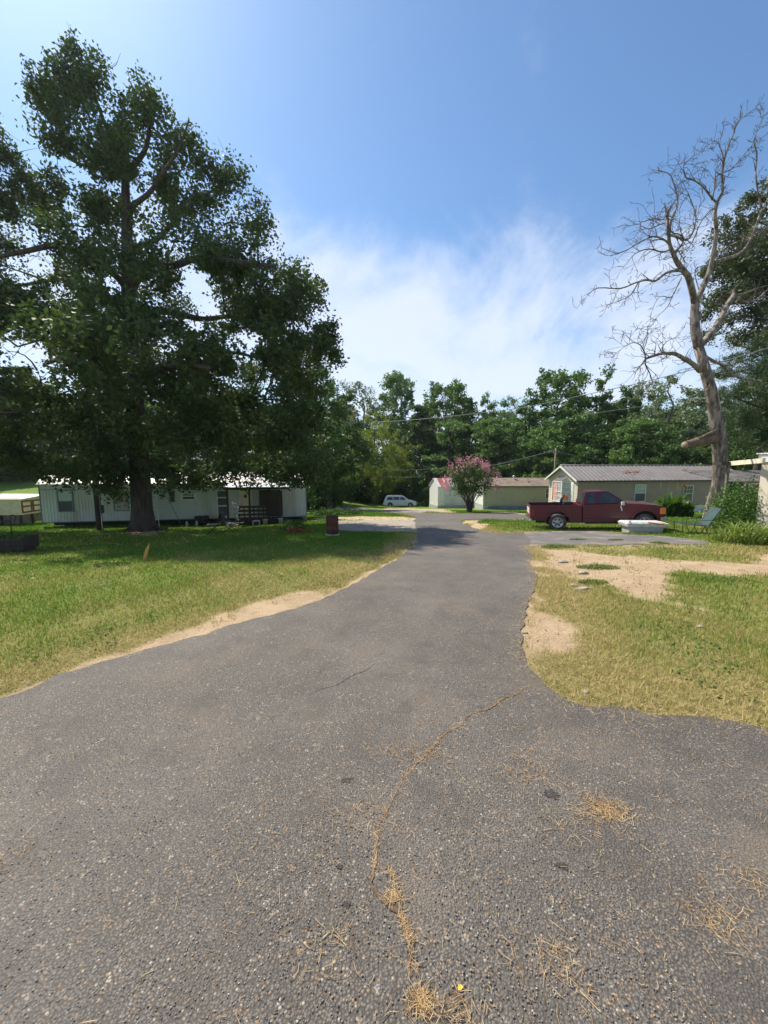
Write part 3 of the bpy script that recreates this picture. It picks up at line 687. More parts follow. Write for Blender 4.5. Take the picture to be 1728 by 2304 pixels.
def slope_roof(mb, x0, x1, ya, za, yb, zb, th=.04, rib=0, rh=.02, rw=.03):
    mb.add([(x0, ya, za), (x1, ya, za), (x1, yb, zb), (x0, yb, zb), (x0, ya, za-th), (x1, ya, za-th), (x1, yb, zb-th), (x0, yb, zb-th)],
           [(0, 1, 2, 3), (4, 7, 6, 5), (0, 4, 5, 1), (1, 5, 6, 2), (2, 6, 7, 3), (3, 7, 4, 0)])
    if rib:
        n = int((x1-x0)/rib)
        for i in range(n+1):
            x = x0+(x1-x0-rw)*i/n
            mb.add([(x, ya, za+.001), (x+rw, ya, za+.001), (x+rw, yb, zb+.001), (x, yb, zb+.001), (x+rw*.2, ya, za+rh), (x+rw*.8, ya, za+rh), (x+rw*.8, yb, zb+rh), (x+rw*.2, yb, zb+rh)],
                   [(4, 5, 6, 7), (0, 1, 5, 4), (1, 2, 6, 5), (2, 3, 7, 6), (3, 0, 4, 7)])

# ---- white ribbed trailer on the left
A = at(96, 1175, 23.0); B = at(690, 1163, 26.0); rzT = math.atan2(B.y-A.y, B.x-A.x); LT = math.hypot(B.x-A.x, B.y-A.y)
zb = A.z
gz = Hf((A.x+B.x)/2, (A.y+B.y)/2); OT = Vector((A.x, A.y, gz-.02)); wb = zb-OT.z; WH = 2.28; WT = 3.7
tr = thing('mobile_home', 'long white ribbed metal mobile home behind the oak, with a covered porch', 'mobile home', OT, rzT)
ez = wb+WH
wl = MB(); ribwall(wl, 0, LT, wb, ez-.32, 0); ribwall(wl, 0, LT, ez-.30, ez, -.006, .3)
wl.box(.0, LT, .03, WT, wb, ez); wl.build('wall', 'trailer_white', tr)
t_ = MB(); t_.box(-.02, LT+.02, -.03, .0, ez-.335, ez-.30); t_.box(-.02, LT+.02, -.035, .03, wb-.05, wb)
t_.box(-.03, .02, -.035, .02, wb, ez); t_.box(LT-.02, LT+.03, -.035, .02, wb, ez); t_.build('trim', 'teal_trim', tr)
rf = MB(); zr = at(600, 1062, 27.5).z-OT.z
n_ = 10
pr = []
for i in range(n_+1):
    t = i/n_; yy = -.14+(WT+.28)*t; pr.append((yy, ez+.02+(zr-ez-.02)*math.sin(math.pi*min(1, t*1.0))**.8 if t < .5 else ez+.02+(zr-ez-.02)*math.sin(math.pi*t)**.8))
for i in range(n_): rf.add([(-.1, *pr[i]), (LT+.1, *pr[i]), (LT+.1, *pr[i+1]), (-.1, *pr[i+1])], [(0, 1, 2, 3)])
for e in (-.1, LT+.1): rf.add([(e, *p) for p in pr], [tuple(range(n_+1))])
rf.box(-.1, LT+.1, -.145, -.10, ez-.03, ez+.02)
for k in range(int(LT/1.2)):                             # seams across the roof
    x = .6+k*1.2
    for i in range(n_): rf.add([(x, pr[i][0], pr[i][1]+.002), (x+.04, pr[i][0], pr[i][1]+.002), (x+.04, pr[i+1][0], pr[i+1][1]+.002), (x, pr[i+1][0], pr[i+1][1]+.002), (x+.02, pr[i][0], pr[i][1]+.03), (x+.02, pr[i+1][0], pr[i+1][1]+.03)], [(0, 4, 5, 3), (4, 1, 2, 5)])
rf.build('roof', 'trailer_roof', tr)
ch = MB(); ch.box(.3, LT-.3, .5, .62, wb-.28, wb-.051); ch.box(.3, LT-.3, 2.9, 3.02, wb-.28, wb-.051)
for k in range(8):
    x = 1.0+k*(LT-2)/7
    for y in (.36, 2.8): ch.box(x, x+.4, y, y+.4, -.3, wb-.285)
ch.build('chassis', 'wood_dark', tr)
for (a, b, c, d, tp, bt, fm, lb) in ((130, 166, 1103, 1152, 'blind', 'screen', 'teal_trim', 'window with pale blind over a dark screen'), (256, 290, 1108, 1150, 'curtain', 'curtain', 'teal_trim', 'window with curtain, half behind oak leaves'), (409, 440, 1109, 1125, 'curtain', 'screen', 'white', 'small high window'), (381, 394, 1104, 1130, 'screen', 'screen', 'teal_trim', 'narrow dark window')):
    x0, x1, z0, z1 = rect(OT, rzT, a, b, c, d); window(tr, x0, x1, z0, z1, -.016, .06, fm, tp, bt, label=lb)
x0, x1, z0, z1 = rect(OT, rzT, 488, 515, 1101, 1171)
d_ = MB(); d_.box(x0, x1, -.05, -.017, wb+.02, z1); dr_ = d_.build('door', 'white_metal', tr, bevel=.006); dr_['label'] = 'white storm door'
q = MB()
for (a, b) in ((wb+.15, wb+.75), (wb+.85, wb+1.3), (wb+1.38, z1-.12)): q.box(x0+.08, x1-.08, -.058, -.052, a, b)
q.build('door_panel', 'screen', dr_)
q = MB(); q.box(x1-.1, x1-.06, -.10, -.05, wb+.95, wb+1.1); q.build('handle', 'chrome', dr_)
x0, x1, z0, z1 = rect(OT, rzT, 540, 566, 1102, 1162)
d_ = MB(); d_.box(x0, x1, -.045, -.017, wb+.02, z1); dr_ = d_.build('door', 'wood_cream', tr); dr_['label'] = 'cream front door with diamond window'
q = MB(); xm = (x0+x1)/2; q.prism([(xm-.13, z1-.42), (xm, z1-.57), (xm+.13, z1-.42), (xm, z1-.27)], -.052, -.046); q.build('window', 'pane', dr_)
q = MB(); q.box(x0-.07, x0-.005, -.06, -.017, wb, z1+.06); q.box(x1+.005, x1+.07, -.06, -.017, wb, z1+.06); q.box(x0-.005, x1+.005, -.06, -.017, z1+.003, z1+.06); q.build('frame', 'white_metal', dr_)
# porch
px0 = onwall(OT, rzT, 514, 1150)[0]; px1 = onwall(OT, rzT, 655, 1150)[0]
OP = OT+Vector((math.sin(rzT), -math.cos(rzT), 0))*2.1
px0 = onwall(OP, rzT, 503, 1095)[0]; px1 = onwall(OP, rzT, 652, 1095)[0]
pez = onwall(OP, rzT, 580, 1095.5)[1]
pr_ = MB(); slope_roof(pr_, px0, px1, -2.25, pez, -.05, ez-.0, .03, .3, .02, .04); pr_.build('porch_roof', 'tin', tr)
q = MB()
for x in (px0+.12, px0+.12+(px1-px0)*.33, px0+(px1-px0)*.66, px1-.7): q = MB(); q.box(x, x+.1, -2.1, -2.0, -.3, pez-.165); q.build('porch_post', 'wood_dark', tr)
q = MB(); q.box(px0, px1, -2.13, -2.06, pez-.16, pez-.036); q.build('porch_beam', 'wood_dark', tr)
q = MB(); px2 = px1-.6
for k in range(12): q.box(px0+.1, px2, -2.05+k*.17, -2.05+k*.17+.16, wb-.12, wb-.085)
q.box(px0+.1, px2, -2.0, -1.95, wb-.28, wb-.125); q.build('porch_deck', 'wood_dark', tr)
q = MB()
for k in range(4): q.box(px0+.75, px2, -2.07, -2.03, wb+.12+k*.24, wb+.24+k*.24)
for k in range(9): q.box(px0+.8+(px2-px0-1)*k/8, px0+.86+(px2-px0-1)*k/8, -2.11, -2.07, wb-.1, wb+.98)
q.build('porch_railing', 'wood_dark', tr)
q = MB()
for k in range(3): q.box(px0+.1, px0+.75, -2.35-.25*k, -2.1-.25*k, -.1, wb-.15-.2*k)
q.build('porch_steps', 'wood_grey', tr)
q = MB(); xx = onwall(OT, rzT, 600, 1120)[0]; q.box(xx, onwall(OT, rzT, 636, 1120)[0], -.6, -.15, wb+.1, wb+1.75); q.build('porch_shade_panel', 'wood_dark', tr); q = MB(); q.box(px0+(px1-px0)*.52, px1-.72, -2.02, -1.995, wb+.95, pez-.2); q.build('porch_shade_panel', 'wood_dark', tr)  # dark panels standing in for the deep shade inside the porch
def tpos(px, py, off, z=None):                            # world point in front of the trailer wall by off metres
    O2 = OT+Vector((math.sin(rzT), -math.cos(rzT), 0))*off; lx = onwall(O2, rzT, px, py)[0]
    P = O2+Vector((math.cos(rzT), math.sin(rzT), 0))*lx; P.z = Hf(P.x, P.y) if z is None else z; return P
# ladder leaning on the trailer
lad = thing('ladder', 'light aluminium ladder leaning on the white trailer right of the oak trunk', 'ladder', tpos(372, 1190, .95), rzT)
for s_ in (0, .42): q = MB(); q.bar((s_-.75, 0, 0), (s_-1.15, .88, 2.35), .035, .07); q.build('rail', 'tin', lad)
for k in range(8):
    t = (k+.5)/8; q = MB(); q.bar((-.75-.4*t, .88*t, 2.35*t), (.42-.75-.4*t, .88*t, 2.35*t), .03); q.build('rung', 'tin', lad)
pl = thing('wooden_pole', 'thin pole leaning against the trailer beside the ladder', 'pole', tpos(411, 1188, .8), rzT)
q = MB(); q.tube([(0, 0, 0), (-.55, .35, 1.0), (-1.15, .75, 2.1)], [.022, .02, .016], 6); q.build('shaft', 'wood_grey', pl)
# buckets and bits in front of the porch
def bucket(px, py, off, h, mat, label, r=.15, group='buckets along the porch'):
    b = thing('bucket', label, 'bucket', tpos(px, py, off), 0, group)
    q = MB(); q.lathe([(0, 0), (r*.82, 0), (r, h), (r*1.06, h), (r*1.06, h-.03), (r*.98, h-.03), (r*.95, h-.005), (r*.8, .02), (0, .02)], 18); q.build('pail', mat, b)
    q = MB(); q.tube([(r*math.cos(t), -.02-r*.3*math.sin(t), h-.04-.12*math.sin(t)) for t in [math.pi*k/8 for k in range(9)]], .005, 5); q.build('handle', 'steel', b)
bucket(597, 1178, 2.45, .36, 'bucket_y', 'yellowish plastic bucket below the dark porch railing')
bucket(632, 1176, 2.45, .34, 'bucket_w', 'white bucket below the right end of the porch')
bucket(687, 1168, .5, .36, 'bucket_y', 'pale cream bucket at the right corner of the trailer')
co = thing('cooler', 'small white crate with dark panel below the porch railing', 'crate', tpos(577, 1178, 2.5), rzT)
q = MB(); q.box(-.2, .2, -.14, .14, 0, .04); q.box(-.2, -.16, -.14, .14, .04, .32); q.box(.16, .2, -.14, .14, .04, .32); q.box(-.16, .16, -.14, .14, .29, .33); q.build('frame', 'bucket_w', co)
q = MB(); q.box(-.16, .16, -.11, .12, .04, .29); q.build('panel', 'black', co)
for (px, lb) in ((448, 'dark drum under the trailer edge, left of the pair'), (461, 'dark drum under the trailer edge, right of the pair')):
    b = thing('drum', lb, 'drum', tpos(px, 1182, .45), 0, 'dark drums beside the trailer')
    q = MB(); q.lathe([(0, 0), (.26, 0), (.27, .02), (.26, .2), (.275, .21), (.26, .23), (.26, .42), (.275, .43), (.26, .45), (.26, .62), (.25, .63), (0, .62)], 20); q.build('shell', 'black', b)
for (px, lb) in ((421, 'small whitish figurine on the ground by the trailer, left one'), (443, 'small whitish figurine on the ground by the trailer, right one')):
    b = thing('garden_figurine', lb, 'figurine', tpos(px, 1186, .9), 0, 'garden figurines by the trailer')
    q = MB(); q.lathe([(0, 0), (.09, 0), (.10, .05), (.07, .14), (.08, .2), (.05, .26), (0, .27)], 12); q.build('body', 'plastic_grey', b)
    q = MB(); q.lathe([(0, .25), (.045, .27), (.055, .31), (.04, .35), (0, .365)], 10); q.build('head', 'bucket_w', b)
wn = thing('garden_spinner', 'tall dark garden spinner with white dots standing by the porch steps', 'garden spinner', tpos(530, 1184, 2.9), 0)
q = MB(); q.tube([(0, 0, 0), (0, 0, 1.55)], .015, 6); q.build('pole', 'black', wn)
for k, (dx, dz) in enumerate(((-.1, 1.45), (.06, 1.4), (.02, 1.2), (.22, 1.18), (-.02, .9), (.2, 1.0), (.25, .85), (.0, .65), (.14, .55), (-.05, 1.33), (.12, .72), (.2, .45))):
    q = MB(); q.lathe([(0, -.045), (.045, -.02), (.05, .02), (0, .045)], 8, (dx, -.05, dz)); q.tube([(0, 0, dz-.03), (dx, -.05, dz)], .006, 5); q.build('rotor', 'white' if k != 7 else 'bucket_y', wn)
# folding table frame on lawn
ft = thing('folding_chair', 'dark folding lawn chair standing in the oak shade before the storm door', 'chair', gp(482, 1203), R(12))
for y in (-.28, .28):
    q = MB(); q.tube([(-.32, y, 0), (.22, y, .48), (.3, y, .95)], .014, 6); q.build('leg', 'black', ft)
    q = MB(); q.tube([(.34, y, 0), (-.25, y, .46)], .014, 6); q.build('leg', 'black', ft)
q = MB(); q.box(-.27, .22, -.29, .29, .44, .465); q.build('seat', 'black', ft)
q = MB(); q.prism([(.215, .5), (.235, .5), (.315, .95), (.295, .95)], -.29, .29); q.build('backrest', 'black', ft)
ft2 = copyobj(ft, None); ft2.location = gp(518, 1201); ft2.rotation_euler.z = R(190); ft2['label'] = 'dark folding lawn chair in the oak shade, nearer the white dotted spinner'
ft['group'] = ft2['group'] = 'folding lawn chairs under the oak'
# utility meter pole
up_ = thing('utility_pole', 'dark leaning utility pole between the trailer window and the oak trunk', 'utility pole', gp(225, 1193))
q = MB(); q.tube([(0, 0, -.3), (0, 0, 2), (-.05, .05, 5), (-.08, .08, 9)], [.165, .16, .14, .12], 12); q.build('post', 'wood_dark', up_)
q = MB(); q.box(.14, .26, -.12, .1, .95, 1.4); q.build('meter_box', 'screen', up_, bevel=.01)
q = MB(); q.tube([(.18, -.06, 0), (.18, -.06, .95)], .02, 6); q.tube([(.18, -.06, 1.4), (.13, -.1, 3.5), (.0, -.15, 6)], .02, 6); q.build('conduit', 'tin', up_)

# ---- coop on stilts, far left
cA = gp(49, 1181); cw = Vector((cA.x, cA.y, cA.z)); rzC = R(4)
coop = thing('chicken_coop', 'small cream wooden coop on stilts with pale tin roof, at the left edge', 'coop', cw, rzC)
zt0 = onwall(cw, rzC, 47, 1159)[1]; zt1 = onwall(cw, rzC, 47, 1121)[1]
q = MB(); q.box(-2.6, 0, 0, 1.9, zt0, zt1); q.prism([(-2.6, zt1), (0, zt1), (-2.6, zt1+.02)], .001, 1.899); lapwall(q, -2.6, 0, zt0, zt1, -.002, .2, 'F', .01); q.build('wall', 'wood_cream', coop)
for x in (-2.55, -1.3, -.1):
    for y in (.05, .95, 1.8): q = MB(); q.box(x, x+.09, y-.03, y+.06, -.3, zt0); q.build('leg', 'wood_dark', coop)
q = MB(); q.add([(-2.75, -.2, zt1-.02), (.25, -.2, zt1-.05), (.25, 2.15, zt1+.12), (-2.75, 2.15, zt1+.16), (-2.75, -.2, zt1-.06), (.25, -.2, zt1-.09), (.25, 2.15, zt1+.08), (-2.75, 2.15, zt1+.12)],
    [(0, 1, 2, 3), (4, 7, 6, 5), (0, 4, 5, 1), (1, 5, 6, 2), (2, 6, 7, 3), (3, 7, 4, 0)]); q.build('roof', 'tin', coop)
for s_ in range(2):
    y0 = .12+s_*.86; q = MB(); zc = (zt0+zt1)/2
    for (a, b, c, d) in ((y0, y0+.8, zt0+.1, zt0+.2), (y0, y0+.8, zt1-.28, zt1-.18), (y0, y0+.8, zc-.07, zc+.03), (y0, y0+.09, zt0+.2, zt1-.28), (y0+.71, y0+.8, zt0+.2, zt1-.28)): q.box(.004, .035, a, b, c, d)
    q.build('door', 'brown_wood', coop)
q = MB()
for k in range(5): q.box(-1.9-.01*k, -1.35, -.3-.22*k, -.1-.22*k, .02+zt0*(.8-.16*k), .06+zt0*(.8-.16*k))
q.bar((-1.92, -.1, zt0), (-1.92, -1.3, .05), .04, .1); q.bar((-1.33, -.1, zt0), (-1.33, -1.3, .05), .04, .1); q.build('steps', 'wood_dark', coop)
q = MB(); q.box(-1.95, -1.87, -.035, -.012, zt0, zt1-.25); q.box(-1.4, -1.32, -.035, -.012, zt0, zt1-.25); q.box(-1.87, -1.4, -.035, -.012, zt1-.33, zt1-.25); q.build('door_frame', 'brown_wood', coop)

q = MB()
for k in range(13): q.box(-2.5+k*.19, -2.5+k*.19+.17, .12, .15, .05, zt0-.01)
for k in range(9): q.box(-.16, -.13, .15+k*.19, .15+k*.19+.17, .05, zt0-.01)
q.build('skirting', 'wood_grey', coop)
# ---- planter and hook at the left edge of the lawn
gpl = gp(22, 1243); 
plt = thing('planter_cart', 'dark planter box with a curved hook at the left edge of the lawn', 'planter', gpl, R(8))
q = MB()
for k in range(3): q.box(-1.1, .55, -.3, -.26, .12+.11*k, .22+.11*k); q.box(-1.1, .55, .26, .3, .12+.11*k, .22+.11*k)
q.box(.51, .55, -.26, .26, .12, .44); q.box(-1.1, -1.06, -.26, .26, .12, .44); q.box(-1.06, .51, -.26, .26, .12, .15); q.build('box', 'wood_dark', plt)
q = MB(); q.box(-1.05, .5, -.25, .25, .15, .40); q.build('soil', 'wood_dark', plt)
for x in (-.95, .4):
    q = MB(); q.box(x, x+.08, -.25, .25, 0, .12); q.build('foot', 'wood_dark', plt)
q = MB(); q.tube([(.1, 0, .4), (.1, 0, .95)]+[(.1+.07*(1-math.cos(t)), 0, .95+.09*math.sin(t)) for t in [math.pi*k/6 for k in range(1, 9)]], .012, 6)
q.tube([(-.9, 0, .4), (-.55, 0, .62), (-.2, 0, .85), (.1, 0, .87)], .02, 6); q.build('hook', 'black', plt)
P = NR.uniform((-.95, -.2, .4), (.48, .2, .56), (500, 3)); V, Fq = leafgeo(P, .10, .35, flat=0); npmesh('plants', V, Fq, 'leafA', plt, NR.uniform(0, 1, len(P)))
q = MB(); q.bar((-1.0, -.3, .1), (-.35, -.1, .95), .05, .12); q.build('handle', 'black', plt)

# ---- wooden stake on the lawn
sk = thing('wooden_stake', 'short orange brown splintered wooden stake stuck upright in the lawn', 'stake', gp(324, 1262), R(20))
q = MB(); q.prism([(-.035, -.05), (.035, -.05), (.055, .28), (.06, .40), (.045, .42), (.03, .36), (-.005, .28)], -.012, .012); q.build('board', 'fresh_wood', sk)
sk.rotation_euler = (R(8), R(12), R(20))

# ---- rusty burn barrel by the pad
bb = thing('burn_barrel', 'dark rusty metal barrel standing on the grass beside the gravel pad', 'barrel', gp(748, 1204))
bs = 1/51.*1.0
dY = gp(748, 1204).y; sx = dY/864; hb = 44*sx; rb = 14*sx
q = MB(); q.lathe([(rb*.97, 0), (rb, .02), (rb, hb*.32), (rb*1.04, hb*.335), (rb, hb*.35), (rb, hb*.65), (rb*1.04, hb*.665), (rb, hb*.68), (rb, hb*.98), (rb*1.03, hb), (rb*.97, hb), (rb*.96, hb*.5), (0, .1)], 24); q.build('shell', 'rust', bb)
q = MB(); q.lathe([(0, .0), (rb*1.12, 0), (rb*1.12, .05), (0, .05)], 20); q.build('base_ring', 'plastic_grey', bb)

# ---- low flower bed with red plants, fallen brush
def leafclump(name, label, cat, loc, ext, n, size, mat, aspect=.4, flat=.3, group=None, seed=0, stems=None, dome=True):
    rg = np.random.default_rng(seed); t = thing(name, label, cat, loc, 0, group)
    k = max(6, n//60); c_ = rg.uniform(-1, 1, (k, 3)); c_ /= np.maximum(1, np.linalg.norm(c_, axis=1, keepdims=True)); c_[:, 2] = np.abs(c_[:, 2])
    P = c_[rg.integers(0, k, n)]+rg.normal(0, .16, (n, 3)); P[:, 2] = np.abs(P[:, 2]); P = P*np.array(ext)
    V, Fq = leafgeo(P, size, aspect, flat=flat, rg=rg); npmesh('foliage', V, Fq, mat, t, rg.uniform(0, 1, n))
    if stems is not None:
        q = MB()
        for i in range(stems):
            a = c_[i % k]*np.array(ext); q.tube([(a[0]*.15, a[1]*.15, -.05), (a[0]*.5, a[1]*.5, a[2]*.5), tuple(a)], [.02*ext[2], .014*ext[2], .006*ext[2]], 5)
        q.build('stem', 'bark', t)
    return t
leafclump('flower_bed', 'low clump of red leaved plants on the shaded lawn left of the barrel', 'flower bed', gp(676, 1198), (.45, .2, .22), 260, .13, 'redbloom', .3, seed=3)
leafclump('brush_pile', 'low dark vine covered brush heap beyond the barrel', 'brush', gp(758, 1160)+Vector((0, 0, -.05)), (1.9, .7, .55), 1400, .16, 'leafC', .5, seed=4, stems=14)
leafclump('shrub', 'small dark round bush on the shaded lawn right of the porch', 'shrub', gp(655, 1194), (.55, .35, .45), 700, .1, 'leafC', .5, seed=5, stems=8)

# ---- second tier buildings: shed with the rusty roof
def solid_house(O, rz, Lx, Wy, h0, h1, ridge, mat_wall, mat_gable, name, label, cat):
    t = thing(name, label, cat, O, rz); return t
sA = at(985, 1139, 50); rzS = R(-14.5+0); OS = Vector((sA.x, sA.y, Hf(sA.x, sA.y)))
sh = thing('shed', 'white metal shed with a red rust streaked roof behind the pink flowering tree', 'shed', OS, R(14.5)*-1)
sh.rotation_euler.z = R(14.5)
rzS = R(14.5); hS = onwall(OS, rzS, 986, 1095)[1]; pkS = onwall(OS, rzS, 973, 1080)[1]+.15; Ls = 6.0; Ws = 3.0
q = MB(); ribwall(q, 0, Ls, .35, hS, 0, .3, .02); q.box(0, Ls, .02, Ws, -.4, hS); q.prism([(0, hS), (Ws, hS), (Ws/2, pkS)], .0, Ls, plane='YZ'); q.build('wall', 'white', sh)
q = MB(); q.box(-.03, Ls+.02, -.05, .01, -.4, .34); q.box(-.05, -.01, -.04, Ws, -.4, .34); q.build('skirting', 'plastic_grey', sh)
q = MB(); slope_roof(q, -.12, Ls+.1, -.12, hS-.02, Ws/2, pkS+.05, .03, .3); slope_roof(q, -.12, Ls+.1, Ws+.12, hS-.02, Ws/2, pkS+.05, .03, .3); shr = q.build('roof', 'tin', sh)
shr.data.materials[0] = basic('rust_streaked_tin', (.62, .60, .60), (.36, .10, .05), .6, 1.0, stretch=(2.2, .12, .1), thr=(.50, .57), bump=.1)
q = MB(); q.box(.9, 1.7, -.045, -.022, .4, hS-.35); q.box(1.75, 2.55, -.045, -.022, .4, hS-.35); q.build('door', 'white_metal', sh)
# ---- long pale green mobile home, shingled low roof
gA = at(1087, 1137.6, 44); Og = Vector((gA.x, gA.y, Hf(gA.x, gA.y)-.05)); gm_ = thing('mobile_home', 'long pale green mobile home with brown shingle roof and blue skirting', 'mobile home', Og, 0)
g0 = gA.z-Og.z; g1 = at(1087, 1093, 44).z-Og.z; gr_ = at(1150, 1075, 46).z-Og.z; Lg = 13.5; Wg = 4.2
q = MB(); q.box(0.012, Lg, .02, Wg, g0, g1); lapwall(q, 0, Lg, g0, g1, 0, .2, 'F', .022); q.build('wall', 'siding_green', gm_)
q = MB(); q.box(-.02, .01, .0, Wg, g0, g1); q.prism([(0, g1), (Wg, g1), (Wg/2, gr_-.05)], -.02, .01, plane='YZ'); ge = q.build('end_wall', 'white', gm_)
q = MB(); slope_roof(q, -.2, Lg+.2, -.25, g1-.02, Wg/2, gr_, .06); slope_roof(q, -.2, Lg+.2, Wg+.25, g1-.02, Wg/2, gr_, .06); q.build('roof', 'shingle', gm_)
q = MB(); q.box(-.2, Lg+.2, -.27, -.252, g1-.16, g1-.0); q.build('fascia', 'wood_grey', gm_)
q = MB(); q.box(0.01, Lg, .03, .06, -.3, g0-.005); q.box(0.01, .04, .06, Wg, -.3, g0-.005); q.build('skirting', 'plastic_grey', gm_)
q = MB()
tx0 = .6; tw = 4.4
pts = []
for j in range(4):
    for i in range(17):
        t = i/16; top = g0-.06-.0*t; z = top-(top+.02)*j/3*1.0; pts.append((tx0+tw*t, -.04-.05*math.sin(j*1.1+i*.9)*(.5 if j else 0)-.03, z+.05*math.sin(i*.8)*(j > 0)))
q.add(pts, [(j*17+i, j*17+i+1, (j+1)*17+i+1, (j+1)*17+i) for j in range(3) for i in range(16)], True); q.build('tarp', 'blue_tarp', gm_)
q = MB(); q.tube([(4.0, 1.7, gr_-.5), (4.0, 1.7, gr_+.12)], .09, 10); q.lathe([(0, .1), (.17, .12), (.17, .18), (0, .24)], 12, (4.0, 1.7, gr_+.05)); q.build('roof_vent', 'tin', gm_)
q = MB(); q.tube([(5.4, .7, gr_-.8), (5.4, .7, gr_-.35)], .05, 8); q.build('pipe', 'wood_dark', gm_)
x0, x1, z0, z1 = rect(Og, 0, 1227, 1240, 1098, 1122); window(gm_, x0, x1, z0, z1, -.01, .06, 'white', 'pane', 'screen')
# ---- grey mobile home with metal roof and bay window
rzH = R(8); hA = at(1297, 1150, 34); OH = Vector((hA.x, hA.y, Hf(hA.x, hA.y)-.03)); gh = thing('mobile_home', 'taupe sided mobile home with brown metal roof and a white bay window', 'mobile home', OH, rzH)
hS0 = .5; hE = onwall(OH, rzH, 1400, 1079)[1]; Wh = 4.5; Lh = 17; hR = hE+1.2
q = MB(); lapwall(q, 0, Lh, hS0, hE, 0, .19, 'F', .024); q.box(.015, Lh, .012, Wh, hS0, hE); q.build('wall', 'siding_grey', gh)
q = MB(); lapwall(q, 0, Wh, hS0, hE, -.004, .19, 'L', .024)
n_ = 9
for i in range(n_):
    z0_ = hE+(hR-hE)*i/n_; z1_ = hE+(hR-hE)*(i+1)/n_; a0 = Wh/2*i/n_; a1 = Wh/2*(i+1)/n_
    q.add([(-.019, a0, z0_), (-.019, Wh-a0, z0_), (-.004, Wh-a1, z1_), (-.004, a1, z1_)], [(0, 3, 2, 1)])
q.build('end_wall', 'siding_cream', gh)
q = MB(); slope_roof(q, -.35, Lh+.3, -.3, hE-.06, Wh/2, hR+.06, .05, .42, .06, .06); slope_roof(q, -.35, Lh+.3, Wh+.3, hE-.06, Wh/2, hR+.06, .05); rfh = q.build('roof', 'roof_metal', gh)
q = MB(); q.tube([(-.36, Wh/2, hR+.08), (Lh+.3, Wh/2, hR+.08)], .06, 6); q.build('ridge_cap', 'roof_metal', gh)
q = MB()
for (ya, yb) in ((-.3, Wh/2), (Wh+.3, Wh/2)):
    q.add([(-.38, ya, hE-.07), (-.38, yb, hR+.05), (-.38, yb, hR-.13), (-.38, ya, hE-.22), (-.352, ya, hE-.07), (-.352, yb, hR+.05), (-.352, yb, hR-.13), (-.352, ya, hE-.22)], [(0, 1, 2, 3), (4, 7, 6, 5), (0, 4, 5, 1), (3, 2, 6, 7), (0, 3, 7, 4)])
q.build('rake_board', 'white', gh)
q = MB(); q.box(-.35, Lh+.3, -.33, -.302, hE-.16, hE-.085); q.build('fascia', 'black', gh)
q = MB(); q.box(-.03, Lh, -.06, -.02, -.5, hS0-.004); q.box(-.06, -.03, -.06, Wh, -.5, hS0-.004); q.build('skirting', 'white', gh)
for o_, (xa, xb, ta, tb) in enumerate(((8.05-3.6, 8.05-.8, .35, .75), (11.6, 13.6, .35, .8))):   # rust patches on the sheets
    rg = random.Random(o_+3); q = MB(); yy = lambda t: -.3+(Wh/2+.3)*t; zz_ = lambda t: hE-.06+(hR-hE+.12)*t+.034
    for k in range(9):
        a = rg.uniform(xa, xb-.5); b = a+rg.uniform(.3, 1.0); t0 = rg.uniform(ta, tb-.15); t1 = t0+rg.uniform(.05, .16)
        q.add([(a, yy(t0), zz_(t0)+.002*k), (b, yy(t0+.03), zz_(t0+.03)+.002*k), (b-.1, yy(t1), zz_(t1)+.002*k), (a+.15, yy(t1+.02), zz_(t1+.02)+.002*k)], [(0, 1, 2, 3)])
    p_ = q.build('rust_patch', 'rustroof', gh)
for (a, b, c, d, tp, bt) in ((1427, 1452, 1090, 1129, 'blind', 'screen'), (1536, 1558, 1092, 1128, 'pane', 'pane')):
    x0, x1, z0, z1 = rect(OH, rzH, a, b, c, d); window(gh, x0, x1, z0, z1, -.02, .055, 'white', tp, bt, grid=3)
# bay window on the end wall
b0, b1 = .95, Wh-.95; bz0 = hE-2.05; bz1 = hE-.28; dpt = .55
bay = MB(); prof = [(0, b0), (-dpt, b0+.55), (-dpt, b1-.55), (0, b1)]
for (a, b) in ((bz0-.08, bz0), (bz1, bz1+.08)): bay.prism([(x-.03*(x < 0), y) for x, y in prof], a, b, plane='XY')
for (x, y) in prof: bay.box(x-.045, x+.045, y-.045, y+.045, bz0, bz1)
for i in range(3):
    for t in (.5,): 
        xa, ya = prof[i]; xb, yb = prof[i+1]; bay.bar((xa, ya, (bz0+bz1)/2), (xb, yb, (bz0+bz1)/2), .05)
bay.bar((-dpt, (b0+b1)/2, bz0), (-dpt, (b0+b1)/2, bz1), .05)
for tq in (.25, .75):
    bay.bar((-dpt, b0+.55, bz0+(bz1-bz0)*tq), (-dpt, b1-.55, bz0+(bz1-bz0)*tq), .025); bay.bar((0, b0, bz0+(bz1-bz0)*tq), (-dpt, b0+.55, bz0+(bz1-bz0)*tq), .025)
bw = bay.build('bay_window', 'white', gh)
gl = MB(); n_ = .012; gl.add([(x+n_, y, z) for z in (bz0, bz1) for x, y in prof], [(i, i+1, i+5, i+4) for i in range(3)]); gl.build('pane', basic('lace_curtain_pane', (.55, .56, .56), (.30, .31, .31), .25, 3, bump=0, stretch=(1, 1, 3)), bw)
gl = MB(); gl.box(-dpt+.002, -dpt+.008, (b0+b1)/2+.03, b1-.6, bz0+.05, bz1-.05); gl.build('red_curtain', 'redcloth', bw)
q = MB(); top = bz1+.08
q.add([(.0, b0, top), (-dpt-.03, b0+.55, top), (-dpt-.03, b1-.55, top), (0, b1, top), (0, b0+.7, top+.42), (0, b1-.7, top+.42)], [(0, 4, 1), (1, 4, 5, 2), (2, 5, 3)]); q.build('bay_roof', 'shingle_dark', bw)
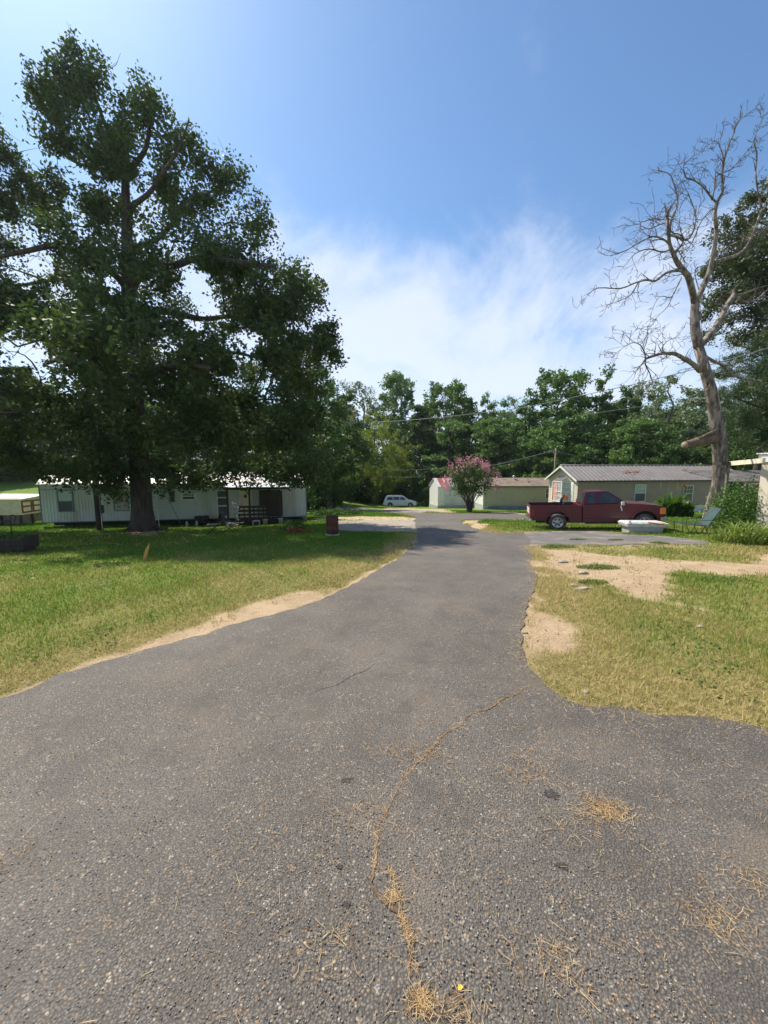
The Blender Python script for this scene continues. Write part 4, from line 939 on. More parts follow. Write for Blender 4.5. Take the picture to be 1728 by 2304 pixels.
for (y0_, y1_) in ((b0-.42, b0-.08), (b1+.08, b1+.42)):
    q = MB(); q.box(-.05, -.021, y0_, y1_, bz0, bz1)
    for k in range(8): q.box(-.062, -.051, y0_+.05, y1_-.05, bz0+.08+k*.2, bz0+.2+k*.2)
    q.build('shutter', 'white', gh)
q = MB(); q.box(-dpt+.04, -.02, b0+.3, b1-.3, hS0+.2, bz0-.08); q.build('bay_base', 'white', bw)

# ---- brick coloured column, beam, shelf and gate at the right edge
pc = at(1722, 1185, 13.5); gz = Hf(pc.x+.6, 13.5)
pch = thing('porch', 'beige sided porch end with white cap and sloping white beam, right edge', 'porch', (pc.x, 13.5, gz), 0); pc.x += 0
zt = at(1722, 1040, 13.5).z-gz; zc = at(1722, 1018, 13.5).z-gz
q = MB(); lapwall(q, .10, 1.8, 0, zt, 0, .075, 'F', .008); q.box(.105, 1.8, .01, .5, -.1, zt); q.build('wall', 'siding_cream', pch)
q = MB(); q.box(.05, 1.8, -.05, .6, zt+.002, zc-.05); q.box(.0, 1.82, -.1, .65, zc-.05, zc); q.build('cap', 'white', pch, bevel=.01)
b_a = at(1719, 1036, 13.5); b_b = at(1643, 1043, 15.5); o_ = Vector((pc.x, 13.5, gz))
q = MB(); q.bar(b_a-o_, b_b-o_, .08, .17); q.build('beam', 'wood_cream', pch)
p1 = at(1639, 1043, 15.6); z1 = p1.z-gz; l1 = p1-o_
q = MB(); q.box(l1.x-.045, l1.x+.045, l1.y-.045, l1.y+.045, -.3, z1-.07); q.build('post', 'wood_grey', pch)
q = MB(); q.box(l1.x-.45, l1.x+.14, l1.y-.2, l1.y+.2, z1-.065, z1+.07); q.build('shelf', 'wood_dark', pch)
lt = thing('lean_to', 'dark shingled lean-to roof behind the shrub at the right edge', 'lean-to', (at(1643, 1100, 21).x, 21, Hf(20, 21)), 0)
o_ = lt.location; za = at(1643, 1083, 21).z-o_.z; zb_ = at(1643, 1058, 24).z-o_.z
q = MB(); slope_roof(q, -.3, 6, 0, za, 3, zb_, .06); q.build('roof', 'shingle_dark', lt)
q = MB(); q.box(-.2, 6, .3, .4, -.2, za-.0); q.build('wall', 'wood_dark', lt)
for x in (-.2, 2.6, 5.7): q = MB(); q.box(x, x+.1, .05, .15, -.2, za-.06); q.build('post', 'wood_grey', lt)
gt_ = thing('wooden_gate', 'pink brown plank gate with pale diagonal braces at the right edge', 'gate', (at(1682, 1100, 16).x, 16.0, Hf(15, 16)), 0)
o_ = gt_.location; zt = at(1690, 1086, 16).z-o_.z; zl = at(1690, 1125, 16).z-o_.z
q = MB()
for k in range(7): q.box(.04+k*.135, .04+k*.135+.13, 0, .03, zl, zt-.03)
q.build('planks', basic('pink_planks', (.42, .24, .17), (.33, .19, .13), .8, 5, stretch=(6, 1, .4)), gt_)
q = MB(); q.bar((0, -.03, zt-.04), (1.0, -.03, zt-.04), .03, .07); q.bar((.03, -.03, zl), (.03, -.03, zt-.08), .03, .07); q.bar((.1, -.033, zt-.12), (.5, -.033, zl+.05), .025, .06); q.bar((.95, -.033, zt-.12), (.5, -.037, zl+.05), .025, .06); q.build('brace', 'wood_cream', gt_)
for x in (-.1, 1.02): q = MB(); q.box(x, x+.08, -.02, .06, -.1, zt); q.build('post', 'wood_grey', gt_)

# ---- far items behind the trailer
def flat_house(px, Y, w_, d, h, mat, rmat, label, rz=0, z=None):
    P = ground(*at(px, 1050, Y).xy); t = thing('cabin', label, 'cabin', P, rz)
    q = MB(); q.box(-w_/2, w_/2, 0, d, -.5, h); q.build('wall', mat, t)
    q = MB(); slope_roof(q, -w_/2-.3, w_/2+.3, -.4, h+.02, d/2, h+.7, .08); slope_roof(q, -w_/2-.3, w_/2+.3, d+.4, h+.02, d/2, h+.7, .08); q.build('roof', rmat, t)
    q = MB(); q.box(-.4, .4, -.05, -.01, .1, 2.0); q.build('door', 'wood_dark', t)
    q = MB(); q.box(-w_/2+.2, w_/2-.2, -.9, -.85, 1.0, 1.1); q.box(-w_/2+.2, -w_/2+.3, -.9, -.8, -.2, h); q.box(w_/2-.3, w_/2-.2, -.9, -.8, -.2, h); q.build('porch_railing', 'brown_wood', t)
    return t
flat_house(272, 74, 3.2, 3, 2.0, 'brown_wood', 'tin', 'small brown wooden cabin far off beyond the white trailer roof')

# ================================================================ VEHICLES
def arc(cx_, cz_, r, a0, a1, n=9): return [(cx_+r*math.cos(R(a0+(a1-a0)*k/n)), cz_+r*math.sin(R(a0+(a1-a0)*k/n))) for k in range(n+1)]
def wheel(parent, x, y, r, w_, side, proto=None, rim='steel', holes=6):
    if proto:
        a = proto.copy(); C.objects.link(a); a.parent = parent
        for ch_ in proto.children: c_ = ch_.copy(); C.objects.link(c_); c_.parent = a
        a.location = (x, y, r); a.rotation_euler = (0, 0, 0 if side < 0 else math.pi); return a
    q = MB(); q.lathe([(r*.62, -.5*w_), (r*.9, -.5*w_), (r, -.36*w_), (r, .36*w_), (r*.9, .5*w_), (r*.62, .5*w_)], 28, axis='Y'); t = q.build('wheel', 'rubber', parent)
    q = MB(); q.lathe([(0, -.38*w_), (r*.16, -.42*w_), (r*.2, -.34*w_), (r*.5, -.26*w_), (r*.58, -.5*w_), (r*.64, -.5*w_), (r*.64, .3*w_), (0, .3*w_)], 28, axis='Y'); rm = q.build('rim', rim, t)
    q = MB()
    for k in range(holes):
        a = 2*math.pi*k/holes; q.lathe([(0, -.345*w_), (r*.105, -.345*w_), (r*.105, -.2*w_), (0, -.2*w_)], 10, (r*.36*math.cos(a), 0, r*.36*math.sin(a)), 'Y')
    q.build('hub_hole', 'black', t)
    t.location = (x, y, r); return t
# ---- maroon pickup, local x forward, camera sees the -y side
pA = at(1186, 1190, 16.9); pB = at(1480, 1190, 15.55); rzP = math.atan2(pB.y-pA.y, pB.x-pA.x); gA_ = Hf((pA.x+pB.x)/2, 16.3)
tk = thing('pickup_truck', 'faded maroon extended cab pickup truck parked on the grass facing right', 'pickup truck', (pA.x, pA.y, gA_-.05), rzP)
fr = Hf(pB.x, pB.y)-Hf(pA.x, pA.y); tk.rotation_euler = (0, -R(2.3), rzP)
wr = .345; xr, xf_ = 1.12, 4.28; ar = .44
lowf = [(2.06, .36)]+[(xf_-ar, .36)]+arc(xf_, wr+.03, ar, 178, 2, 11)+[(4.74, .38), (4.93, .46), (4.965, .60), (4.96, .93), (4.90, .99), (4.3, 1.065), (3.62, 1.115), (2.06, 1.06)]
q = MB(); q.prism(lowf, -.84, .84); body = q.build('body', 'maroon', tk, bevel=.025)
bed = [(.10, .45), (xr-ar, .42)]+arc(xr, wr+.03, ar, 178, 2, 11)+[(xr+ar, .38), (2.02, .36), (2.02, 1.055), (.10, 1.06)]
q = MB(); q.prism(bed, -.84, -.79); q.prism(bed, .79, .84); q.box(.12, 2.0, -.79, .79, .60, .64); q.box(1.96, 2.015, -.785, .785, .64, 1.05); q.build('bed', 'maroon', tk, bevel=.012)
q = MB(); q.box(.055, .10, -.78, .78, .5, 1.05); tg = q.build('tailgate', 'maroon', tk, bevel=.01)
q = MB(); q.box(.04, .054, -.5, .5, .68, .92); q.build('panel', 'bucket_w', tg)
# cab
zb0, zt_ = 1.065, 1.60; hw0, hw1 = .80, .63
cabb = [(2.08, zb0), (3.66, 1.10)]; A0 = (2.08, 1.06); A1 = (3.68, 1.10); T0 = (2.22, zt_-.01); T1 = (3.02, zt_)
v = [(A0[0], -hw0, A0[1]), (A1[0], -hw0, A1[1]), (A1[0], hw0, A1[1]), (A0[0], hw0, A0[1]), (T0[0], -hw1, T0[1]), (T1[0], -hw1, T1[1]), (T1[0], hw1, T1[1]), (T0[0], hw1, T0[1])]
q = MB(); q.add(v, [(0, 3, 2, 1), (4, 5, 6, 7), (0, 1, 5, 4), (1, 2, 6, 5), (2, 3, 7, 6), (3, 0, 4, 7)]); q.build('cab', 'maroon', tk, bevel=.04)
def sidept(x, z, off=.006, s_=-1):
    t = (z-1.08)/(zt_-1.08); hw = hw0+(hw1-hw0)*t; return (x, s_*(hw+off), z)
def sidepanel(par, name, poly, mat, off=.006, s_=-1, th=.02):
    q = MB(); a = [sidept(x, z, off, s_) for x, z in poly]; b = [sidept(x, z, off-th, s_) for x, z in poly]; n_ = len(poly)
    q.add(a+b, [tuple(range(n_)), tuple(range(2*n_-1, n_-1, -1))]+[(i, (i+1) % n_, (i+1) % n_+n_, i+n_) for i in range(n_)]); return q.build(name, mat, par)
for s_ in (-1, 1):
    f = sidepanel(tk, 'side_window', [(2.68, 1.135), (3.50, 1.15), (3.05, 1.53), (2.76, 1.53)], 'glass', s_=s_)
    f2 = sidepanel(tk, 'quarter_window', [(2.24, 1.13), (2.52, 1.135), (2.54, 1.53), (2.29, 1.53)], 'glass', s_=s_)
    yy = s_*.84
    q = MB(); pg = [(2.64, .44), (3.60, .44), (3.60, 1.06), (2.64, 1.045)]; q.prism(pg, yy-.004 if s_ > 0 else yy-.008, yy+.008 if s_ > 0 else yy+.004); dd_ = q.build('door', 'maroon', tk, bevel=.003)
    q = MB(); q.box(2.70, 2.88, yy-.03 if s_ < 0 else yy+.006, yy-.006 if s_ < 0 else yy+.03, .93, .97); q.build('handle', 'maroon', dd_, bevel=.005)
    q = MB(); y0_ = yy-.012 if s_ < 0 else yy+.005
    q.box(.12, xr-ar-.03, y0_, y0_+.007, .50, .525); q.box(xr+ar+.03, 2.0, y0_, y0_+.007, .50, .525); q.box(2.08, 2.63, y0_, y0_+.007, .50, .525); q.box(2.65, 3.59, y0_-.004*(s_ < 0), y0_+.01, .50, .525); q.build('trim_strip', 'wood_dark', tk)
    y0_ = yy-.035 if s_ < 0 else yy
    for cx_ in (xr, xf_):
        q = MB(); o1 = arc(cx_, wr+.03, ar+.075, 180, 0, 14); i1 = arc(cx_, wr+.03, ar+.0, 0, 180, 14); q.prism(o1+i1, y0_, y0_+.035); q.build('fender_flare', 'maroon', tk, bevel=.008)
    q = MB(); q.box(3.42, 3.52, s_*.86, s_*1.02, 1.05, 1.19); q.bar((3.5, s_*.8, 1.1), (3.47, s_*.9, 1.1), .03); mr = q.build('mirror', 'maroon' if s_ > 0 else 'plastic_grey', tk, bevel=.015)
    q = MB(); q.box(4.78, 4.975, s_*.845-(.012 if s_ > 0 else 0), s_*.845+(.012 if s_ < 0 else 0)-.0, .68, .92); q.build('turn_signal', 'amber', tk)
    q = MB(); y0_ = .56*s_; q.box(4.962, 4.985, min(y0_, y0_+.24*s_), max(y0_, y0_+.24*s_), .70, .90); q.build('headlight', 'lens', tk, bevel=.006)
    q = MB(); q.box(.045, .22, min(s_*.79, s_*.85), max(s_*.79, s_*.85), .66, .93); q.build('taillight', 'redlens', tk)
    q = MB(); q.bar((3.42, s_*.885, 1.02), (3.46, s_*.885, .82), .02, .045); 
    if s_ < 0: q.build('mirror_bracket', 'bucket_w', tk)
def quadpanel(par, name, pts, mat):
    q = MB(); a = [Vector(p) for p in pts]; nrm = (a[1]-a[0]).cross(a[3]-a[0]).normalized(); q.add([p+nrm*.007 for p in a]+[p-nrm*.01 for p in a], [(0, 1, 2, 3), (7, 6, 5, 4), (0, 4, 5, 1), (1, 5, 6, 2), (2, 6, 7, 3), (3, 7, 4, 0)]); return q.build(name, mat, par)
quadpanel(tk, 'windshield', [(3.62, -.70, 1.145), (3.62, .70, 1.145), (3.075, .58, zt_-.05), (3.075, -.58, zt_-.05)], 'glass')
quadpanel(tk, 'rear_window', [(2.095, .68, 1.14), (2.095, -.68, 1.14), (2.21, -.57, zt_-.06), (2.21, .57, zt_-.06)], 'glass')
q = MB(); q.box(4.94, 5.06, -.86, .86, .42, .56); q.box(4.80, 4.945, -.875, -.86, .42, .56); q.box(4.80, 4.945, .86, .875, .42, .56); q.build('front_bumper', 'chrome', tk, bevel=.02)
q = MB(); q.box(4.955, 4.978, -.53, .53, .66, .92); q.build('grille', 'black', tk)
q = MB(); q.box(-.04, .07, -.8, .8, .40, .52); q.tube([(-.04, 0, .42), (-.22, 0, .42)], .03, 6); q.build('rear_bumper', 'chrome', tk, bevel=.015)
q = MB(); q.box(.3, 4.7, -.55, -.45, .30, .42); q.box(.3, 4.7, .45, .55, .30, .42); q.box(2.2, 3.7, -.7, .7, .28, .36); q.tube([(xr, -.7, wr), (xr, .7, wr)], .05, 8); q.tube([(xf_, -.7, wr), (xf_, .7, wr)], .04, 8)
q.box(xr-.5, xr+.5, -.55, .55, .38, .84); q.box(xf_-.5, xf_+.5, -.55, .55, .38, .86); q.build('underbody', 'black', tk)
w1 = wheel(tk, xr, -.72, wr, .23, -1)
wheel(tk, xf_, -.72, wr, .23, -1, w1); wheel(tk, xr, .72, wr, .23, 1, w1); wheel(tk, xf_, .72, wr, .23, 1, w1)
for cx_ in (xr, xf_):
    for s_ in (-1, 1):
        q = MB(); q.lathe([(.272, -.001), (.272, .004), (.286, .004), (.286, -.001)], 30, (cx_, s_*.838, wr), 'Y'); q.build('tyre_stripe', 'plastic_grey', tk)
for s_ in (-1, 1):
    q = MB(); q.box(.14, 2.0, min(s_*.838, s_*.85), max(s_*.838, s_*.85), .955, .975); q.build('body_crease', 'maroon', tk)
    q = MB(); q.box(2.09, 4.75, min(s_*.838, s_*.853), max(s_*.838, s_*.853), .975, .993); q.build('body_crease', 'maroon', tk)
# blower in the bed
bl = thing('leaf_blower', 'black garden machine with an orange top standing in the pickup bed', 'garden machine', tk.matrix_basis @ Vector((1.45, -.1, .64)), rzP)
q = MB(); q.add([(-.18, -.12, 0), (.32, -.12, 0), (.32, .12, 0), (-.18, .12, 0), (-.15, -.1, .3), (.05, -.1, .52), (.05, .1, .52), (-.15, .1, .3), (.3, -.1, .42), (.3, .1, .42)], [(0, 1, 8, 5, 4), (3, 7, 6, 9, 2), (0, 4, 7, 3), (4, 5, 6, 7), (5, 8, 9, 6), (8, 1, 2, 9), (0, 3, 2, 1)]); q.build('housing', 'black', bl, bevel=.02)
q = MB(); q.tube([(-.12, 0, .3), (-.1, 0, .62), (.02, 0, .8)], [.06, .05, .04], 8); q.build('tube', 'black', bl)
q = MB(); q.add([(-.05, -.09, .62), (.16, -.09, .58), (.16, .09, .58), (-.05, .09, .62), (.06, -.05, .82), (.12, -.05, .80), (.12, .05, .80), (.06, .05, .82)], [(0, 1, 5, 4), (1, 2, 6, 5), (2, 3, 7, 6), (3, 0, 4, 7), (4, 5, 6, 7), (0, 3, 2, 1)]); q.build('cover', 'orange', bl, bevel=.01)
# ---- fibreglass box on the ground
bxp = gp(1452, 1200); bxr = R(-4)
tb = thing('truck_box', 'grey white fibreglass tub lying upside down before the pickup front wheel', 'storage tub', bxp, bxr)
sx = bxp.y/864; hb = 26*sx; hw = 41*sx
q = MB(); q.add([(-hw*.86, 0, -.05), (hw*.9, 0, -.05), (hw*.9, .5, -.05), (-hw*.86, .5, -.05), (-hw*.9, -.04, hb*.55), (hw*.93, -.04, hb*.55), (hw*.93, .54, hb*.55), (-hw*.9, .54, hb*.55)], [(0, 1, 5, 4), (1, 2, 6, 5), (2, 3, 7, 6), (3, 0, 4, 7), (4, 5, 6, 7), (0, 3, 2, 1)]); q.build('body', 'plastic_grey', tb, bevel=.02)
q = MB(); q.add([(-hw*1.0, -.06, hb*.56), (hw*.95, -.06, hb*.56), (hw*.95, .58, hb*.56), (-hw, .58, hb*.56), (-hw*1.06, -.1, hb*.86), (hw*1.2, -.1, hb*.86), (hw*1.2, .62, hb*.86), (-hw*1.06, .62, hb*.86), (-hw*1.0, -.02, hb*1.0), (hw*.95, -.02, hb*1.0), (hw*.95, .5, hb*1.0), (-hw, .5, hb*1.0)],
    [(0, 1, 5, 4), (1, 2, 6, 5), (2, 3, 7, 6), (3, 0, 4, 7), (4, 5, 9, 8), (5, 6, 10, 9), (6, 7, 11, 10), (7, 4, 8, 11), (8, 9, 10, 11), (0, 3, 2, 1)]); q.build('lid', 'bucket_w', tb, bevel=.012)
q = MB(); q.box(-hw*.95, -hw*.86, -.07, -.02, hb*1.0, hb*1.13); q.build('latch', 'bucket_w', tb, bevel=.01)
q = MB(); q.tube([(hw*.05, -.05, hb*1.01), (hw*.4, -.1, hb*.93), (hw*.7, -.12, hb*.86), (hw*.85, -.1, hb*.9), (hw*.8, -.03, hb*1.02)], .02, 6); q.box(hw*.55, hw*.85, -.125, -.08, hb*.82, hb*.92); q.build('strap', 'orange', tb)

# ---- minivan
vA = at(863, 1141, 59); Ov = Vector((vA.x, 59, Hf(vA.x, 59))); vn = thing('minivan', 'silver white minivan parked at the bend before the woods', 'minivan', Ov, R(-3))
wv = .33; a1, a2 = 1.05, 4.1; ra = .40
low = [(.06, .32), (a1-ra, .28)]+arc(a1, wv+.02, ra, 178, 2)+[(a1+ra, .24), (a2-ra, .24)]+arc(a2, wv+.02, ra, 178, 2)+[(a2+ra, .28), (4.98, .30), (5.08, .42), (5.08, .62), (4.95, .80), (4.25, 1.02), (3.9, 1.06), (.10, 1.02), (.04, .8), (.02, .5)]
q = MB(); q.prism(low, -.95, .95); q.build('body', 'van', vn, bevel=.05)
hw0_, hw1_ = .92, .74; top_ = [(.12, 1.02), (4.05, 1.05), (3.0, 1.66), (2.5, 1.73), (.9, 1.74), (.42, 1.68)]
def vy(z): return hw0_+(hw1_-hw0_)*(z-1.0)/.74
q = MB(); n_ = len(top_); q.add([(x, -vy(z), z) for x, z in top_]+[(x, vy(z), z) for x, z in top_], [tuple(range(n_)), tuple(range(2*n_-1, n_-1, -1))]+[(i, i+n_, (i+1) % n_+n_, (i+1) % n_) for i in range(n_)]); q.build('roof', 'van', vn, bevel=.03)
for s_ in (-1, 1):
    for poly in ([(.50, 1.12), (1.45, 1.12), (1.42, 1.56), (.72, 1.56)], [(1.52, 1.12), (2.5, 1.12), (2.45, 1.58), (1.50, 1.57)], [(2.58, 1.12), (3.62, 1.12), (3.0, 1.56), (2.53, 1.58)]):
        q = MB(); q.add([(x, s_*(vy(z)+.008), z) for x, z in poly]+[(x, s_*(vy(z)-.02), z) for x, z in poly], [(0, 1, 2, 3), (7, 6, 5, 4), (0, 4, 5, 1), (1, 5, 6, 2), (2, 6, 7, 3), (3, 7, 4, 0)]); q.build('side_window', 'glass', vn)
    q = MB(); q.box(.0, .14, s_*.80, s_*.955, .75, 1.05); q.build('taillight', 'redlens', vn); q = MB(); q.box(4.86, 5.02, s_*.62, s_*.9, .62, .76); q.build('headlight', 'lens', vn)
    q = MB(); q.box(3.35, 3.5, s_*.94, s_*1.1, 1.04, 1.18); q.build('mirror', 'van', vn)
quadpanel(vn, 'windshield', [(3.98, -.82, 1.10), (3.98, .82, 1.10), (3.08, .7, 1.60), (3.08, -.7, 1.60)], 'glass')
q = MB(); q.box(-.03, .06, -.9, .9, .35, .58); q.build('rear_bumper', 'van', vn, bevel=.02)
w1 = wheel(vn, a1, -.82, wv, .22, -1, holes=5); wheel(vn, a2, -.82, wv, .22, -1, w1); wheel(vn, a1, .82, wv, .22, 1, w1); wheel(vn, a2, .82, wv, .22, 1, w1)
# ---- two far vehicles on the rise
def farcar(px, Y, rz, mat, label, L_=4.6):
    P = ground(*at(px, 1058, Y).xy); c_ = thing('parked_car', label, 'car', P, rz)
    lo = [(.0, .35), (.5, .3)]+arc(.9, .34, .36, 178, 2, 6)+[(L_-1.4, .26)]+arc(L_-.95, .34, .36, 178, 2, 6)+[(L_-.1, .32), (L_, .6), (L_-.2, .85), (L_-1.3, .95), (.1, .98), (0, .7)]
    q = MB(); q.prism(lo, -.85, .85); q.build('body', mat, c_, bevel=.04)
    q = MB(); tp = [(.5, .95), (L_-1.3, .93), (L_-2.0, 1.4), (1.1, 1.42)]; q.prism(tp, -.68, .68); q.build('cabin', 'glass', c_, bevel=.03); q = MB(); q.prism([(1.1, 1.40), (L_-2.0, 1.38), (L_-2.05, 1.45), (1.15, 1.47)], -.69, .69); q.build('roof', mat, c_)
    w_ = wheel(c_, .9, -.76, .32, .2, -1, holes=5); wheel(c_, L_-.95, -.76, .32, .2, -1, w_); wheel(c_, .9, .76, .32, .2, 1, w_); wheel(c_, L_-.95, .76, .32, .2, 1, w_)
farcar(232, 70, R(25), 'bluecar', 'light blue car far off above the white trailer roof, right one', 4.6)
farcar(211, 73, R(8), 'van', 'pale silver car far off above the trailer roof, left of the blue one', 4.5)

# ---- green lounge chair
lg = gp(1553, 1200); lc = thing('lounge_chair', 'dark green mesh reclining lawn chair beside the dead tree', 'lounge chair', lg, R(-12))
q = MB(); q.add([(-.1, -.28, .36), (.42, -.28, .33), (.42, .28, .33), (-.1, .28, .36), (-.1, -.28, .345), (.42, -.28, .315), (.42, .28, .315), (-.1, .28, .345)], [(0, 1, 2, 3), (4, 7, 6, 5), (0, 4, 5, 1), (1, 5, 6, 2), (2, 6, 7, 3), (3, 7, 4, 0)])
q.build('seat', 'plastic_green', lc)
q = MB(); q.add([(.40, -.28, .34), (.75, -.28, .98), (.75, .28, .98), (.40, .28, .34), (.42, -.28, .33), (.77, -.28, .97), (.77, .28, .97), (.42, .28, .33)], [(0, 1, 2, 3), (4, 7, 6, 5), (0, 4, 5, 1), (1, 5, 6, 2), (2, 6, 7, 3), (3, 7, 4, 0)]); q.build('backrest', 'plastic_green', lc)
q = MB(); q.add([(-.55, -.27, .42), (-.1, -.27, .36), (-.1, .27, .36), (-.55, .27, .42), (-.55, -.27, .405), (-.1, -.27, .345), (-.1, .27, .345), (-.55, .27, .405)], [(0, 1, 2, 3), (4, 7, 6, 5), (0, 4, 5, 1), (1, 5, 6, 2), (2, 6, 7, 3), (3, 7, 4, 0)]); q.build('footrest', 'plastic_green', lc)
for y in (-.29, .29):
    q = MB(); q.tube([(-.55, y, .42), (-.1, y, .36), (.42, y, .33), (.76, y, .98)], .014, 6); q.build('frame', 'plastic_green', lc)
    for (a, b) in (((-.42, y, .38), (-.38, y, 0)), ((-.05, y, .34), (.12, y, 0)), ((.3, y, .33), (.18, y, 0)), ((.5, y, .45), (.72, y, 0))):
        q = MB(); q.tube([a, b], .012, 6); q.build('leg', 'plastic_green', lc)
    q = MB(); q.tube([(-.02, y, .35), (.0, y, .52), (.5, y, .55), (.55, y, .6)], .012, 6); q.build('armrest', 'plastic_green', lc)

# ================================================================ TREES
def curve_pts(a, b, sag, rg, n=4):
    a = np.array(a); b = np.array(b); l = np.linalg.norm(b-a); o = rg.normal(0, .09*l, 3); r_ = []
    for i in range(n+1):
        t = i/n; p = a+(b-a)*t+o*math.sin(math.pi*t); p[2] += sag*l*math.sin(math.pi*t); r_.append(p)
    return r_
# ---- the big oak
def poly_px(disp): return [(x*1.0416, y*1.0416) for x, y in disp]
oakpoly = poly_px([(-420, 1010), (-480, 800), (-420, 560), (-300, 400), (-160, 300), (-60, 240), (0, 255), (20, 300), (50, 350), (75, 385), (120, 358), (165, 375), (185, 362), (150, 335), (100, 328), (62, 300), (22, 245), (22, 215), (52, 205), (55, 135), (90, 140), (95, 112), (130, 125), (148, 70), (168, 57), (195, 72), (215, 105), (250, 118), (256, 95), (288, 85), (305, 92), (330, 135), (352, 195), (375, 235), (398, 222), (422, 232), (428, 280), (440, 328), (480, 330), (498, 318), (535, 365), (547, 400), (590, 435), (592, 490), (622, 545), (662, 560), (700, 585), (735, 635), (738, 700), (735, 790), (705, 800), (712, 850), (755, 880), (770, 960), (735, 1010), (680, 1050), (600, 1048), (560, 1022), (500, 1030), (430, 1045), (385, 1058), (352, 1062), (332, 1020), (290, 1010), (275, 1060), (235, 1095), (205, 1062), (160, 1035), (115, 1052), (75, 1042), (45, 1000), (-100, 1030), (-250, 1040)])
holes = poly_px([(395, 685), (440, 685), (440, 715), (395, 715)]), poly_px([(130, 380), (190, 372), (205, 395), (150, 400)]), poly_px([(0, 740), (100, 735), (112, 815), (85, 830), (60, 790), (0, 800)]), poly_px([(60, 560), (110, 555), (120, 590), (70, 595)]), poly_px([(225, 600), (270, 590), (270, 640), (235, 640)])
ob = gp(322, 1194); OY = ob.y; print('oak base', ob)
oak = thing('oak_tree', 'huge spreading dark green oak on the left lawn before the white trailer', 'tree', ob)
OB = np.array(ob)
def o3(px, py, Y): return np.array(at(px, py, Y))-OB
rgO = np.random.default_rng(21)
tb_ = MB(); nodes = []; 
def limb(pts, r0, r1, n=8, rec=True):
    pts = [np.array(p) for p in pts]; fine = []; rad = []
    m = len(pts)
    for i in range(m-1):
        for k in range(3):
            t = k/3; p0 = pts[max(i-1, 0)]; p1 = pts[i]; p2 = pts[i+1]; p3 = pts[min(i+2, m-1)]
            fine.append(.5*((2*p1)+(-p0+p2)*t+(2*p0-5*p1+4*p2-p3)*t*t+(-p0+3*p1-3*p2+p3)*t**3)); rad.append(r0+(r1-r0)*((i+t)/(m-1)))
    fine.append(pts[-1]); rad.append(r1)
    tb_.tube(fine, rad, n)
    if rec: nodes.extend((f, r) for f, r in zip(fine, rad))
    return fine
# flared trunk with buttresses
def trunk_mesh(mb, pts, rad, n=20, flare=.5, rg=rgO):
    vs = []; fs = []; ph = rg.uniform(0, 6, 3)
    for i, (p, r) in enumerate(zip(pts, rad)):
        fl = flare*math.exp(-max(p[2], 0)/.32)
        for k in range(n):
            t = 2*math.pi*k/n; rr = r*(1+.07*math.sin(3*t+ph[0]+p[2]*.4)+.05*math.sin(7*t+ph[1]+p[2]*.7)+fl*(.75+.5*math.sin(5*t+ph[2])))
            vs.append((p[0]+rr*math.cos(t), p[1]+rr*math.sin(t), p[2]))
    for i in range(len(pts)-1):
        for k in range(n): fs.append((i*n+k, i*n+(k+1) % n, (i+1)*n+(k+1) % n, (i+1)*n+k))
    fs.append(tuple((len(pts)-1)*n+k for k in range(n))); mb.add(vs, fs, True)
T = [np.array((0, 0, -.2)), np.array((0, 0, 0)), np.array((0, 0, .2)), np.array((0, 0, .5)), np.array((0, 0, 1.2))]
for (px, py) in ((313, 1040), (306, 940), (298, 840), (292, 740), (290, 656), (287, 560), (284, 470), (281, 396)): T.append(o3(px, py, OY))
radT = [.55, .55, .53, .51, .49, .47, .44, .40, .35, .30, .25, .20, .15]
trunk_mesh(tb_, T, radT); nodes += [(p, r) for p, r in zip(T[5:], radT[5:])]
J = lambda d: OY+d
limb([T[9], o3(255, 615, J(-.6)), o3(190, 575, J(-1.5)), o3(130, 552, J(-2.2)), o3(60, 565, J(-3)), o3(-20, 580, J(-3.5)), o3(-160, 600, J(-4))], .19, .05)
limb([T[8], o3(234, 677, J(1)), o3(205, 655, J(1.8)), o3(177, 645, J(2.2)), o3(125, 630, J(3)), o3(60, 640, J(3.5)), o3(-40, 650, J(4))], .2, .06)
limb([T[9], o3(333, 594, J(-1)), o3(385, 599, J(-2)), o3(450, 580, J(-3)), o3(540, 590, J(-4)), o3(620, 600, J(-4.5))], .24, .05)
limb([T[8], o3(350, 700, J(1)), o3(406, 708, J(1.6)), o3(460, 718, J(2)), o3(521, 712, J(2)), o3(573, 729, J(2.5)), o3(680, 760, J(3))], .24, .05)
limb([T[12], o3(240, 400, J(.4)), o3(224, 378, J(.7)), o3(190, 372, J(1.0)), o3(156, 357, J(1.2)), o3(125, 330, J(1.6)), o3(110, 290, J(1.8)), o3(70, 262, J(2))], .11, .03)
limb([T[12], o3(262, 350, J(.2)), o3(240, 290, J(.3)), o3(215, 220, J(.1)), o3(190, 150, J(0))], .15, .03)
limb([T[12], o3(323, 344, J(-.5)), o3(335, 290, J(-.8)), o3(320, 220, J(-1)), o3(308, 170, J(-1))], .13, .03)
limb([T[11], o3(330, 440, J(-1)), o3(360, 400, J(-1.6)), o3(400, 340, J(-2)), o3(425, 270, J(-2.2))], .13, .03)
limb([T[10], o3(350, 540, J(1)), o3(406, 484, J(1.6)), o3(440, 450, J(2)), o3(480, 430, J(2)), o3(530, 430, J(2.2))], .15, .03)
limb([T[6], o3(350, 1000, J(-.6)), o3(385, 985, J(-1)), o3(448, 968, J(-1.6)), o3(510, 975, J(-2)), o3(600, 980, J(-2.6))], .16, .04)
limb([T[6], o3(350, 990, J(1.5)), o3(400, 930, J(3)), o3(500, 900, J(4.5)), o3(640, 900, J(5))], .2, .05)
limb([T[7], o3(330, 860, J(-2)), o3(370, 830, J(-4.5)), o3(420, 820, J(-6.5)), o3(470, 830, J(-8))], .22, .05)
